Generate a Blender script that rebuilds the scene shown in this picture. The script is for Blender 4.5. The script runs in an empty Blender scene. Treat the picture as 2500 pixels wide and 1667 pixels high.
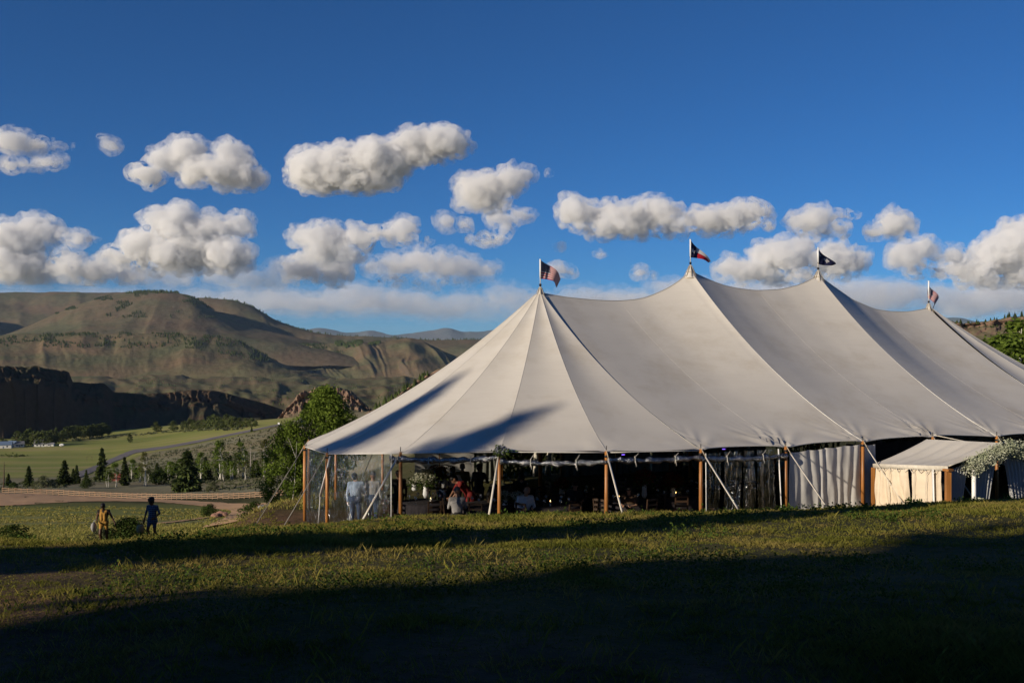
import bpy, bmesh, math, random, time
import numpy as np
from mathutils import Vector, Matrix
T0 = time.time()
R = math.radians
sc = bpy.context.scene
COL = sc.collection

# ------------------------------------------------------------------ camera
cam = bpy.data.objects.new('camera', bpy.data.cameras.new('camera'))
COL.objects.link(cam); sc.camera = cam
cam.data.sensor_width = 36.0; cam.data.lens = 35.0
cam.data.clip_start = 0.1; cam.data.clip_end = 250000.0
cam.rotation_euler = (R(90), 0, 0)
cam.data.shift_y = 16.0 / 2352.0

# ------------------------------------------------------------------ sky and sun
SUN_AZ, SUN_EL = R(37.0), R(18.5)          # azimuth: how far behind the left-hand direction
HAZE = 1.2e-5
SUN = Vector((-math.cos(SUN_AZ) * math.cos(SUN_EL), -math.sin(SUN_AZ) * math.cos(SUN_EL), math.sin(SUN_EL)))
world = bpy.data.worlds.new('World'); sc.world = world; world.use_nodes = True
wn = world.node_tree
bg = wn.nodes['Background']
sky = wn.nodes.new('ShaderNodeTexSky'); sky.sky_type = 'NISHITA'; sky.sun_disc = False
sky.sun_elevation = SUN_EL; sky.sun_rotation = math.atan2(SUN.x, SUN.y)
sky.altitude = 2500; sky.air_density = 1.0; sky.dust_density = 0.0; sky.ozone_density = 10.0
grade = wn.nodes.new('ShaderNodeMix'); grade.data_type = 'RGBA'; grade.blend_type = 'MULTIPLY'; grade.inputs[0].default_value = 1.0
grade.inputs[7].default_value = (.80, 1.05, 1.06, 1)      # the cool white balance of the picture, over the whole sky
wn.links.new(sky.outputs[0], grade.inputs[6]); wn.links.new(grade.outputs[2], bg.inputs[0]); bg.inputs[1].default_value = 0.068
sun = bpy.data.objects.new('sun', bpy.data.lights.new('sun', 'SUN')); COL.objects.link(sun)
sun.data.energy = 5.0; sun.data.angle = R(0.53); sun.data.color = (1.0, 0.86, 0.67)
sun.rotation_euler = SUN.to_track_quat('Z', 'Y').to_euler()
vs = sc.view_settings
vs.view_transform = 'Standard'; vs.look = 'None'; vs.gamma = 1.0; vs.exposure = 0.15
vs.use_curve_mapping = False
cy = sc.cycles
cy.max_bounces = 10; cy.diffuse_bounces = 2; cy.glossy_bounces = 3; cy.transmission_bounces = 4
cy.transparent_max_bounces = 24; cy.volume_bounces = 6
cy.use_denoising = True
cy.sample_clamp_indirect = 6.0

# ------------------------------------------------------------------ helpers
F, CX, HY = 2287.0, 1176.0, 800.0
def P(px, py, d):
    """point seen px right / py down (in a 2352 px wide view), d metres ahead"""
    return ((px - CX) / F * d, d, (HY - py) / F * d)
def V(*a): return np.array(a, float)
rs = np.random.RandomState(7)
random.seed(7)

def _hash(ix, iy, iz):
    with np.errstate(over='ignore'):
        h = (ix.astype(np.uint32) * np.uint32(374761393) + iy.astype(np.uint32) * np.uint32(668265263)
             + iz.astype(np.uint32) * np.uint32(2147483647 - 58))
        h = (h ^ (h >> np.uint32(13))) * np.uint32(1274126177)
        h = h ^ (h >> np.uint32(16))
    return (h & np.uint32(0xffffff)).astype(np.float64) / float(0xffffff)
def vnoise(x, y, z=0.0):
    x, y, z = np.broadcast_arrays(np.asarray(x, float), np.asarray(y, float), np.asarray(z, float))
    ix, iy, iz = np.floor(x).astype(np.int64), np.floor(y).astype(np.int64), np.floor(z).astype(np.int64)
    fx, fy, fz = x - ix, y - iy, z - iz
    fx, fy, fz = (f * f * f * (f * (f * 6 - 15) + 10) for f in (fx, fy, fz))
    r = 0
    for a in (0, 1):
        for b in (0, 1):
            for c in (0, 1):
                w = (fx if a else 1 - fx) * (fy if b else 1 - fy) * (fz if c else 1 - fz)
                r = r + w * _hash(ix + a + 5000, iy + b + 9000, iz + c + 3000)
    return r * 2 - 1
def fbm(x, y, z=0.0, o=4, g=.5, l=2.03):
    s = 0; a = 1.0; n = 0
    for i in range(o):
        s = s + a * vnoise(np.asarray(x) * l ** i + 17.3 * i, np.asarray(y) * l ** i - 9.1 * i, np.asarray(z) * l ** i + 4.7 * i)
        n += a; a *= g
    return s / n
def ridged(x, y, z=0.0, o=3):
    s = 0; a = 1.0; n = 0
    for i in range(o):
        s = s + a * (1 - 2 * np.abs(vnoise(np.asarray(x) * 2.1 ** i + 31.7 * i, np.asarray(y) * 2.1 ** i + 11.9 * i, np.asarray(z) + 2.3 * i)))
        n += a; a *= .5
    return s / n
def sstep(a, b, x):
    t = np.clip((np.asarray(x, float) - a) / (b - a), 0, 1); return t * t * (3 - 2 * t)

def mesh_obj(name, verts, faces, mat=None, parent=None, smooth=False, uv=None, col=None, link=True, mats=None, mat_idx=None):
    """verts (n,3) array, faces (m,k) array or list of lists -> one mesh object"""
    me = bpy.data.meshes.new(name)
    verts = np.asarray(verts, dtype=np.float32).reshape(-1, 3)
    if isinstance(faces, np.ndarray) and faces.ndim == 2:
        m, k = faces.shape
        me.vertices.add(len(verts)); me.vertices.foreach_set('co', verts.ravel())
        me.loops.add(m * k); me.loops.foreach_set('vertex_index', faces.astype(np.int32).ravel())
        me.polygons.add(m)
        me.polygons.foreach_set('loop_start', np.arange(0, m * k, k, dtype=np.int32))
        me.polygons.foreach_set('loop_total', np.full(m, k, dtype=np.int32))
        me.update(calc_edges=True)
    else:
        me.from_pydata([tuple(map(float, v)) for v in verts], [], [list(map(int, f)) for f in faces])
    if smooth:
        me.polygons.foreach_set('use_smooth', np.ones(len(me.polygons), dtype=bool))
    if col is not None:
        at = me.color_attributes.new('Col', 'FLOAT_COLOR', 'POINT')
        c = np.ones((len(verts), 4), np.float32); c[:, :3] = np.asarray(col, np.float32).reshape(-1, 3)
        at.data.foreach_set('color', c.ravel())
    for mm in (mats or ([mat] if mat else [])):
        me.materials.append(mm)
    if mat_idx is not None:
        me.polygons.foreach_set('material_index', np.asarray(mat_idx, np.int32))
    me.update()
    o = bpy.data.objects.new(name, me)
    if link: COL.objects.link(o)
    if parent is not None: o.parent = parent
    return o
def tag(o, label=None, cat=None, group=None, kind=None):
    if label: o['label'] = label
    if cat: o['category'] = cat
    if group: o['group'] = group
    if kind: o['kind'] = kind
    return o
def empty(name, loc=(0, 0, 0), label=None, cat=None, group=None, rz=0.0):
    o = bpy.data.objects.new(name, None); COL.objects.link(o)
    o.location = loc; o.rotation_euler = (0, 0, rz); o.empty_display_size = .2
    return tag(o, label, cat, group)
def copy_tree(src, loc, rz=0.0, scale=(1, 1, 1), label=None, group=None):
    r = src.copy(); COL.objects.link(r); r.location = loc; r.rotation_euler = (0, 0, rz); r.scale = scale
    if label: r['label'] = label
    if group: r['group'] = group
    for ch in src.children:
        c = ch.copy(); COL.objects.link(c); c.parent = r
        for g in ch.children:
            d = g.copy(); COL.objects.link(d); d.parent = c
    return r

# mesh pieces: each returns (verts, faces-list); M() joins them
def tube(pts, rad, n=8, cap=True):
    pts = [np.asarray(p, float) for p in pts]
    if np.isscalar(rad): rad = [rad] * len(pts)
    vs_, fs = [], []
    up = V(0, 0, 1)
    t0 = pts[1] - pts[0]; t0 /= np.linalg.norm(t0)
    ref = V(1, 0, 0) if abs(t0[2]) > .9 else up
    nx = np.cross(t0, ref); nx /= np.linalg.norm(nx)
    for i, p in enumerate(pts):
        t = pts[min(i + 1, len(pts) - 1)] - pts[max(i - 1, 0)]; t = t / (np.linalg.norm(t) + 1e-9)
        nx = nx - t * np.dot(nx, t); nx /= np.linalg.norm(nx) + 1e-9
        ny = np.cross(t, nx)
        for k in range(n):
            a = 2 * math.pi * k / n
            vs_.append(p + rad[i] * (math.cos(a) * nx + math.sin(a) * ny))
    for i in range(len(pts) - 1):
        for k in range(n):
            fs.append([i * n + k, i * n + (k + 1) % n, (i + 1) * n + (k + 1) % n, (i + 1) * n + k])
    if cap:
        fs.append(list(range(n))[::-1]); fs.append([(len(pts) - 1) * n + k for k in range(n)])
    return vs_, fs
def box(c, s, rz=0.0):
    c = np.asarray(c, float); hx, hy, hz = (v / 2 for v in s)
    co, si = math.cos(rz), math.sin(rz)
    vs_ = [c + V(co * x - si * y, si * x + co * y, z) for z in (-hz, hz) for x, y in ((-hx, -hy), (hx, -hy), (hx, hy), (-hx, hy))]
    return vs_, [[3, 2, 1, 0], [4, 5, 6, 7], [0, 1, 5, 4], [1, 2, 6, 5], [2, 3, 7, 6], [3, 0, 4, 7]]
def beam(a, b, w, h):
    """rectangular bar from a to b"""
    a, b = np.asarray(a, float), np.asarray(b, float)
    t = b - a; t /= np.linalg.norm(t)
    ref = V(0, 0, 1) if abs(t[2]) < .95 else V(1, 0, 0)
    x = np.cross(t, ref); x /= np.linalg.norm(x); y = np.cross(x, t)
    vs_ = [p + x * sx * w / 2 + y * sy * h / 2 for p in (a, b) for sx, sy in ((-1, -1), (1, -1), (1, 1), (-1, 1))]
    return vs_, [[3, 2, 1, 0], [4, 5, 6, 7], [0, 1, 5, 4], [1, 2, 6, 5], [2, 3, 7, 6], [3, 0, 4, 7]]
def lathe(prof, c=(0, 0, 0), n=16):
    vs_, fs = [], []
    for r, z in prof:
        for k in range(n):
            a = 2 * math.pi * k / n; vs_.append(V(c[0] + r * math.cos(a), c[1] + r * math.sin(a), c[2] + z))
    for i in range(len(prof) - 1):
        for k in range(n):
            fs.append([i * n + k, i * n + (k + 1) % n, (i + 1) * n + (k + 1) % n, (i + 1) * n + k])
    fs.append(list(range(n))[::-1]); fs.append([(len(prof) - 1) * n + k for k in range(n)])
    return vs_, fs
def blob(c, r, sub=2, seed=0, amp=.15, freq=1.5):
    bm = bmesh.new(); bmesh.ops.create_icosphere(bm, subdivisions=sub, radius=1)
    v = np.array([x.co[:] for x in bm.verts]); f = [[w.index for w in q.verts] for q in bm.faces]; bm.free()
    v = v * (1 + amp * fbm(v[:, 0] * freq + seed * 3.1, v[:, 1] * freq, v[:, 2] * freq, 3)[:, None])
    return list(v * np.asarray(r) + np.asarray(c)), f
def M(*pieces):
    vs_, fs = [], []
    for v, f in pieces:
        o = len(vs_); vs_.extend(v); fs.extend([[i + o for i in q] for q in f])
    return np.array(vs_), fs
def part(name, piece, mat, parent=None, smooth=False):
    if isinstance(piece, list): piece = M(*piece)
    return mesh_obj(name, piece[0], piece[1], mat, parent, smooth)
def grid_faces(nu, nv, wrap=False):
    i, j = np.meshgrid(np.arange(nu if wrap else nu - 1), np.arange(nv - 1), indexing='ij')
    i, j = i.ravel(), j.ravel(); i2 = (i + 1) % nu
    return np.stack([i * nv + j, i2 * nv + j, i2 * nv + j + 1, i * nv + j + 1], 1)

# ------------------------------------------------------------------ materials
def new_mat(name):
    m = bpy.data.materials.new(name); m.use_nodes = True
    n = m.node_tree; b = n.nodes['Principled BSDF']; return m, n, b
def N(n, t, **kw):
    x = n.nodes.new(t)
    for k, v in kw.items():
        if k.startswith('i_'): x.inputs[int(k[2:]) if k[2:].isdigit() else k[2:].replace('_', ' ')].default_value = v
        else: setattr(x, k, v)
    return x
def ramp(n, fac, stops):
    r = n.nodes.new('ShaderNodeValToRGB'); e = r.color_ramp.elements
    while len(e) < len(stops): e.new(.5)
    for q, (p, c) in zip(e, stops):
        q.position = p; q.color = (*c, 1) if len(c) == 3 else c
    n.links.new(fac, r.inputs[0]); return r
def mix(n, fac, a, b, mode='MIX'):
    x = n.nodes.new('ShaderNodeMix'); x.data_type = 'RGBA'; x.blend_type = mode
    for idx, v in ((0, fac), (6, a), (7, b)):
        if isinstance(v, (int, float)): x.inputs[idx].default_value = v
        elif isinstance(v, tuple): x.inputs[idx].default_value = (*v, 1) if len(v) == 3 else v
        else: n.links.new(v, x.inputs[idx])
    return x.outputs[2]
def noise(n, scale, detail=4, rough=.55, vec=None, coord='Object', dist=0):
    x = n.nodes.new('ShaderNodeTexNoise'); x.inputs['Scale'].default_value = scale
    x.inputs['Detail'].default_value = detail; x.inputs['Roughness'].default_value = rough; x.inputs['Distortion'].default_value = dist
    if vec is None:
        tc = n.nodes.new('ShaderNodeTexCoord'); vec = tc.outputs[coord]
    n.links.new(vec, x.inputs['Vector']); return x.outputs['Fac']
def bump(n, b, h, strength=.3, dist=.05):
    x = n.nodes.new('ShaderNodeBump'); x.inputs['Strength'].default_value = strength; x.inputs['Distance'].default_value = dist
    n.links.new(h, x.inputs['Height']); n.links.new(x.outputs[0], b.inputs['Normal'])
def mat_simple(name, c1, c2=None, scale=8.0, rough=.8, bmp=0.0, bdist=.02, metal=0.0, spec=.3):
    m, n, b = new_mat(name)
    b.inputs['Roughness'].default_value = rough; b.inputs['Metallic'].default_value = metal
    b.inputs['Specular IOR Level'].default_value = spec
    f = noise(n, scale, 5)
    c2 = c2 or tuple(v * .75 for v in c1)
    r = ramp(n, f, [(.3, c2), (.7, c1)])
    n.links.new(r.outputs[0], b.inputs['Base Color'])
    if bmp: bump(n, b, f, bmp, bdist)
    return m
def mat_leaf(name, c1, c2, scale=1.5, trans=.35):
    m, n, b = new_mat(name); n.nodes.remove(b)
    out = n.nodes['Material Output']
    f = noise(n, scale, 3, coord='Object')
    oi = n.nodes.new('ShaderNodeObjectInfo')
    r = ramp(n, f, [(.3, c2), (.7, c1)])
    hs = n.nodes.new('ShaderNodeHueSaturation'); n.links.new(r.outputs[0], hs.inputs['Color'])
    mr = N(n, 'ShaderNodeMapRange', i_3=.75, i_4=1.25); n.links.new(oi.outputs['Random'], mr.inputs[0]); n.links.new(mr.outputs[0], hs.inputs['Value'])
    d = n.nodes.new('ShaderNodeBsdfDiffuse'); t = n.nodes.new('ShaderNodeBsdfTranslucent'); mx = n.nodes.new('ShaderNodeMixShader')
    mx.inputs[0].default_value = trans
    n.links.new(hs.outputs[0], d.inputs[0]); n.links.new(hs.outputs[0], t.inputs[0])
    n.links.new(d.outputs[0], mx.inputs[1]); n.links.new(t.outputs[0], mx.inputs[2]); n.links.new(mx.outputs[0], out.inputs[0])
    return m
# ------------------------------------------------------------------ tent frame of reference (needed for the levelled pad)
AX, AY = 0.8862, 0.4633                      # along the tent's long side
def TXY(s, w): return (2.44 + AX * s - AY * w, 25.7 + AY * s + AX * w)
def T(s, w, z): x, y = TXY(s, w); return V(x, y, z)
def eave_z(s, w): return -2.71 - .012 * s - .040 * w
def pad_z(s, w): return eave_z(s, w) - 2.36
def to_sw(x, y):
    dx, dy = np.asarray(x) - 2.44, np.asarray(y) - 25.7
    return AX * dx + AY * dy, -AY * dx + AX * dy

# ------------------------------------------------------------------ the lie of the land: depression angles known at some places
CP = []
def cp(px, pts):
    for d, py in pts: CP.append((px, d, (py - HY) / F))
def cz(px, pts):
    for d, z in pts: CP.append((px, d, -z / d))
near = [(3, -1.66), (6, -1.76), (9, -2.05), (13, -2.52)]
for px in (-700, 0, 600, 1176, 1800, 2352, 3050): cz(px, near)
cz(-700, [(18, -3.3), (26, -4.8), (40, -8.0), (70, -13), (150, -24), (300, -42), (600, -75), (1000, -98), (2000, -150), (8000, -190), (60000, -200)])
cz(0, [(17, -3.40), (21, -4.25), (24, -4.95), (27, -5.65)]); cp(0, [(45, 1243), (70, 1217), (120, 1180), (150, 1162), (190, 1144), (235, 1131), (300, 1122), (450, 1105), (600, 1085), (800, 1055), (1000, 1030), (1150, 1005)])
cz(300, [(17, -3.30), (21, -4.10), (24, -4.75), (27, -5.45), (37, -7.4)]); cp(300, [(60, 1216), (100, 1190), (150, 1163), (190, 1150), (228, 1143), (300, 1126), (330, 1112), (600, 1078), (800, 1050), (1000, 1020), (1150, 1000), (1300, 978)])
cz(600, [(17, -3.16), (21, -3.86), (25, -4.54), (28, -5.10), (42, -7.3)]); cp(600, [(70, 1201), (100, 1186), (150, 1161), (190, 1145), (260, 1120), (330, 1100), (450, 1068), (600, 1040), (800, 1004), (950, 978), (1100, 968)])
cz(800, [(17, -3.07), (21, -3.68), (25, -4.45), (29, -5.2), (45, -6.8), (80, -12), (150, -21), (260, -33)]); cp(800, [(450, 1030), (600, 1000), (800, 965), (1000, 950)])
cz(1000, [(16, -2.90), (20, -3.42), (22, -3.72), (24, -4.3), (45, -6.3), (80, -10), (150, -17), (300, -26), (600, -43), (900, -54)])
cz(1300, [(16, -2.85), (20, -3.38), (21.5, -3.62), (24, -4.5), (50, -6.0), (80, -8), (200, -10), (600, -25), (1000, -40)])
cz(1700, [(16, -2.78), (20, -3.30), (22.5, -3.68), (25, -4.6), (55, -5.8), (80, -6.5), (200, -7), (600, -18), (1000, -30)])
cz(2100, [(16, -2.68), (20, -3.20), (24, -3.78), (27, -4.8), (60, -6.0), (90, -7.5), (200, -13), (600, -26), (1000, -40)])
cz(2400, [(16, -2.62), (20, -3.12), (25, -3.86), (28, -4.9), (60, -5.9), (90, -7.4), (200, -13), (600, -28), (1000, -40)])
cz(3050, [(18, -2.9), (26, -4.0), (40, -5.0), (90, -6), (200, -11), (600, -25), (1000, -40), (2000, -100), (8000, -180), (60000, -200)])
for px in (300, 600, 900, 1300, 1800, 2300): cz(px, [(2000, -165), (8000, -190), (60000, -200)])
CP = np.array(CP)
def _key(px, d): return np.stack([np.asarray(px, float) / 420.0, 2.6 * np.log(np.asarray(d, float))], -1)
_K = _key(CP[:, 0], CP[:, 1])
def _U(r2): return .5 * r2 * np.log(r2 + 1e-9)
_A = np.zeros((len(_K) + 3, len(_K) + 3)); _r2 = ((_K[:, None] - _K[None]) ** 2).sum(-1)
_A[:len(_K), :len(_K)] = _U(_r2) + np.eye(len(_K)) * 1e-3
_A[:len(_K), len(_K):] = np.c_[np.ones(len(_K)), _K]; _A[len(_K):, :len(_K)] = _A[:len(_K), len(_K):].T
_W = np.linalg.solve(_A, np.r_[CP[:, 2], 0, 0, 0])
def tps(px, d):
    q = _key(px, d).reshape(-1, 2); out = np.empty(len(q))
    for i in range(0, len(q), 20000):
        s = q[i:i + 20000]; r2 = ((s[:, None] - _K[None]) ** 2).sum(-1)
        out[i:i + 20000] = _U(r2) @ _W[:len(_K)] + np.c_[np.ones(len(s)), s] @ _W[len(_K):]
    return out.reshape(np.shape(d))
def stadium_dist(s, w):
    """distance outside the tent's plan (negative inside)"""
    cs = np.clip(s, 3.05, 22.8); return np.hypot(s - cs, w - 8.95) - 8.95
def ground_z(x, y):
    x, y = np.asarray(x, float), np.asarray(y, float)
    r = np.hypot(x, y); th = np.arctan2(x, y)
    lim = R(39)
    thc = lim * np.tanh(th / lim)
    thc = np.where(np.abs(th) < R(28), th, np.sign(th) * (R(28) + (lim - R(28)) * np.tanh((np.abs(th) - R(28)) / (lim - R(28)))))
    d = np.maximum(r * np.cos(thc), 3.0); px = CX + F * np.tan(thc)
    z = -d * tps(px, d)
    z = np.where(r < 3, -1.66, z)
    s, w = to_sw(x, y); sd = stadium_dist(s, w)
    padw = 1 - sstep(.3, 2.6, sd)
    z = z * (1 - padw) + pad_z(s, w) * padw
    z = z + (1 - padw) * (.05 * fbm(x * .7, y * .7, 0, 3) * sstep(2, 6, r) + .35 * fbm(x * .06, y * .06, 5, 3) * sstep(45, 120, r)
                          + 2.2 * fbm(x * .012, y * .012, 9, 3) * sstep(250, 600, r))
    return z
def gz(x, y): return float(ground_z(np.array([x]), np.array([y]))[0])
def on_ground(px, d, dz=0.0):
    x = (px - CX) / F * d; return (x, d, gz(x, d) + dz)

fine = np.arange(-31, 31.01, .25)
ang = np.r_[np.arange(-180, -31, 4.0), fine, np.arange(34, 180, 4.0)]
rad = np.r_[[.3, 1.0, 2.0], 3 * 1.022 ** np.arange(0, 145)]
rad = np.r_[rad, rad[-1] * 1.02 ** np.arange(1, 170)]
rad = np.r_[rad, rad[-1] * 1.06 ** np.arange(1, 54)]
TH, RR = np.meshgrid(R(1) * ang, rad, indexing='ij')
GX, GY = RR * np.sin(TH), RR * np.cos(TH)
GZ = ground_z(GX.ravel(), GY.ravel()).reshape(GX.shape)
# what grows where (real colours): r = irrigated pasture, g = bare soil, b = sagebrush
px_ = np.where(np.abs(TH) < R(60), CX + F * np.tan(np.clip(TH, -R(60), R(60))), np.sign(TH) * 4000)
py_ = HY - GZ / np.maximum(GY, .5) * F
edge = np.interp(px_, [0, 60, 200, 260, 330, 400, 480, 560, 620, 700], [1100, 1100, 1095, 1075, 1045, 1033, 1016, 1000, 985, 960])
pasture = sstep(0, 6, edge - py_) * sstep(380, 430, RR) * (px_ < 760) * (GY > 0) * (1 - sstep(1450, 1700, RR))
lawn = sstep(200, 150, RR) * sstep(34, 50, RR) * (px_ < 760)
soil = sstep(.05, .5, fbm(GX * .22 + 5, GY * .22, 3, 4)) * sstep(60, 30, RR) * .9
sage = sstep(215, 260, RR) * (1 - pasture)
colr = np.stack([np.clip(pasture + lawn * .8, 0, 1), soil, sage], -1)
# ------------------------------------------------------------------ ground sheet
def ground_material():
    m, n, b = new_mat('ground_cover')
    b.inputs['Roughness'].default_value = .95; b.inputs['Specular IOR Level'].default_value = .1
    at = N(n, 'ShaderNodeVertexColor', layer_name='Col'); sp = n.nodes.new('ShaderNodeSeparateColor'); n.links.new(at.outputs[0], sp.inputs[0])
    tc = n.nodes.new('ShaderNodeTexCoord')
    turf = ramp(n, noise(n, .35, 6, .6), [(.25, (.035, .04, .012)), (.5, (.06, .058, .019)), (.75, (.10, .078, .035))]).outputs[0]
    mp = N(n, 'ShaderNodeMapping'); mp.inputs['Scale'].default_value = (.0035, .02, .01); n.links.new(tc.outputs['Object'], mp.inputs[0])
    past = ramp(n, noise(n, 1.0, 6, .65, mp.outputs[0]), [(.3, (.15, .18, .042)), (.5, (.225, .235, .062)), (.62, (.285, .245, .098)), (.75, (.205, .23, .056))]).outputs[0]
    sg = ramp(n, noise(n, .25, 7, .7), [(.3, (.11, .10, .062)), (.5, (.21, .205, .125)), (.7, (.27, .22, .125))]).outputs[0]
    mp2 = N(n, 'ShaderNodeMapping'); mp2.inputs['Scale'].default_value = (.012, .03, .02); n.links.new(tc.outputs['Object'], mp2.inputs[0])
    sg = mix(n, ramp(n, noise(n, 1.0, 4, .6, mp2.outputs[0]), [(.4, (0, 0, 0)), (.65, (1, 1, 1))]).outputs[0], sg, (.20, .165, .09))
    so = ramp(n, noise(n, 1.3, 7, .65), [(.3, (.07, .04, .024)), (.7, (.17, .10, .058))]).outputs[0]
    c = mix(n, sp.outputs[1], turf, so)
    c = mix(n, sp.outputs[2], c, sg)
    c = mix(n, sp.outputs[0], c, past)
    n.links.new(c, b.inputs['Base Color'])
    bump(n, b, noise(n, 1.1, 8, .7), .6, .25)
    return m
MAT_GROUND = ground_material()
gv = np.stack([GX, GY, GZ], -1).reshape(-1, 3)
gf = grid_faces(len(ang), len(rad), wrap=True)[:, ::-1]
ground = tag(mesh_obj('ground', gv, gf, MAT_GROUND, smooth=True, col=colr.reshape(-1, 3)), kind='structure')

def hit(px, py, d0=45.0, d1=420.0, n=220):
    """first place beyond d0 where the ground is seen at (px, py)"""
    d = np.geomspace(d0, d1, n); x = (px - CX) / F * d
    q = HY - ground_z(x, d) / d * F
    k = np.where(q <= py)[0]
    i = k[0] if len(k) else n - 1
    return V(x[i], d[i], gz(x[i], d[i]))
def ribbon(name, upper, lower, mat, dz, nu=60, nv=7, d0=45.0, d1=420.0):
    u = np.linspace(0, 1, nu); pts = []
    for t in u:
        a = [np.interp(t, np.linspace(0, 1, len(upper)), [p[k] for p in upper]) for k in (0, 1)]
        b_ = [np.interp(t, np.linspace(0, 1, len(lower)), [p[k] for p in lower]) for k in (0, 1)]
        A, B = hit(*a, d0, d1), hit(*b_, d0, d1)
        pts.append((A, B))
    pts = np.array(pts)
    for _ in range(2): pts[1:-1] = (pts[:-2] + 2 * pts[1:-1] + pts[2:]) / 4
    v = np.linspace(0, 1, nv)
    g = pts[:, None, 0] * (1 - v)[None, :, None] + pts[:, None, 1] * v[None, :, None]
    wob = fbm(g[..., 0] * .12, g[..., 1] * .12, 4, 3)
    g[..., 1] += wob * .8
    g[..., 2] = ground_z(g[..., 0].ravel(), g[..., 1].ravel()).reshape(g.shape[:2]) + dz
    return tag(mesh_obj(name, g.reshape(-1, 3), grid_faces(nu, nv)[:, ::-1], mat, smooth=True), kind='structure')
MAT_DIRT = mat_simple('red_dirt', (.56, .355, .20), (.45, .28, .155), .22, .95, .3, .05, spec=.05)
MAT_ASPHALT = mat_simple('old_asphalt', (.17, .155, .155), (.125, .115, .115), .05, .9, spec=.1)
ribbon('dirt_road', [(-420, 1128), (-200, 1130), (0, 1132.7), (84, 1134), (168, 1138), (252, 1143), (364, 1146), (476, 1153), (546, 1157), (610, 1156), (720, 1152)],
       [(-420, 1172), (-200, 1168), (0, 1163), (84, 1158), (168, 1152.5), (252, 1151), (364, 1153), (448, 1161), (520, 1172), (610, 1181), (720, 1186)], MAT_DIRT, .07, 110, 9)
ribbon('dirt_road', [(515, 1166), (532, 1176), (518, 1190), (476, 1211), (452, 1222)],
       [(640, 1172), (600, 1185), (572, 1195), (542, 1206), (520, 1220)], MAT_DIRT, .12, 40, 9)
ribbon('footpath', [(340, 1204), (400, 1198), (470, 1188.5), (515, 1184)], [(340, 1206), (400, 1200.5), (470, 1191), (515, 1187)], MAT_DIRT, .06, 24, 4)
ribbon('paved_road', [(168, 1089), (183, 1083), (216, 1071), (247, 1057), (301, 1034), (377, 1025.5), (453, 1012), (529, 997), (590, 985), (640, 974)],
       [(180, 1098), (200, 1090), (228, 1078), (258, 1063), (312, 1040), (385, 1030), (460, 1016), (535, 1000.5), (594, 988), (644, 977)], MAT_ASPHALT, .3, 80, 4, 420, 1350)

# ------------------------------------------------------------------ hills
def hill_material(name, c_soil, c_green, c_rock, rock_lo=.55, rock_hi=.85, s=.004, shrub=(.035, .045, .028), shrub_amt=.5):
    m, n, b = new_mat(name)
    b.inputs['Roughness'].default_value = 1; b.inputs['Specular IOR Level'].default_value = 0
    base = mix(n, ramp(n, noise(n, s, 6, .6), [(.38, (0, 0, 0)), (.62, (1, 1, 1))]).outputs[0], c_soil, c_green)
    base = mix(n, 1.0, base, ramp(n, noise(n, s * 9, 6, .7), [(.3, (.78, .78, .76)), (.5, (.98, .98, .98)), (.7, (1.18, 1.16, 1.12))]).outputs[0], 'MULTIPLY')
    geo = n.nodes.new('ShaderNodeNewGeometry'); sx = n.nodes.new('ShaderNodeSeparateXYZ'); n.links.new(geo.outputs['Normal'], sx.inputs[0])
    rk = ramp(n, sx.outputs['Z'], [(rock_lo, (1, 1, 1)), (rock_hi, (0, 0, 0))]).outputs[0]
    rock = mix(n, noise(n, s * 14, 8, .75), tuple(v * .55 for v in c_rock), tuple(min(1, v * 1.25) for v in c_rock))
    c = mix(n, rk, base, rock)
    # scattered dark brush
    vt = n.nodes.new('ShaderNodeTexVoronoi'); tc = n.nodes.new('ShaderNodeTexCoord'); n.links.new(tc.outputs['Object'], vt.inputs[0]); vt.inputs['Scale'].default_value = s * 22
    dots = ramp(n, vt.outputs['Distance'], [(.18, (1, 1, 1)), (.32, (0, 0, 0))]).outputs[0]
    where = ramp(n, noise(n, s * 1.7, 5, .6), [(.5, (0, 0, 0)), (.62, (1, 1, 1))]).outputs[0]
    f = mix(n, 1.0, dots, where, 'MULTIPLY'); f = mix(n, 1.0, f, (shrub_amt,) * 3, 'MULTIPLY')
    c = mix(n, f, c, shrub)
    n.links.new(c, b.inputs['Base Color'])
    bump(n, b, noise(n, s * 9, 8, .7), .3, .06 / s)
    return m
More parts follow.
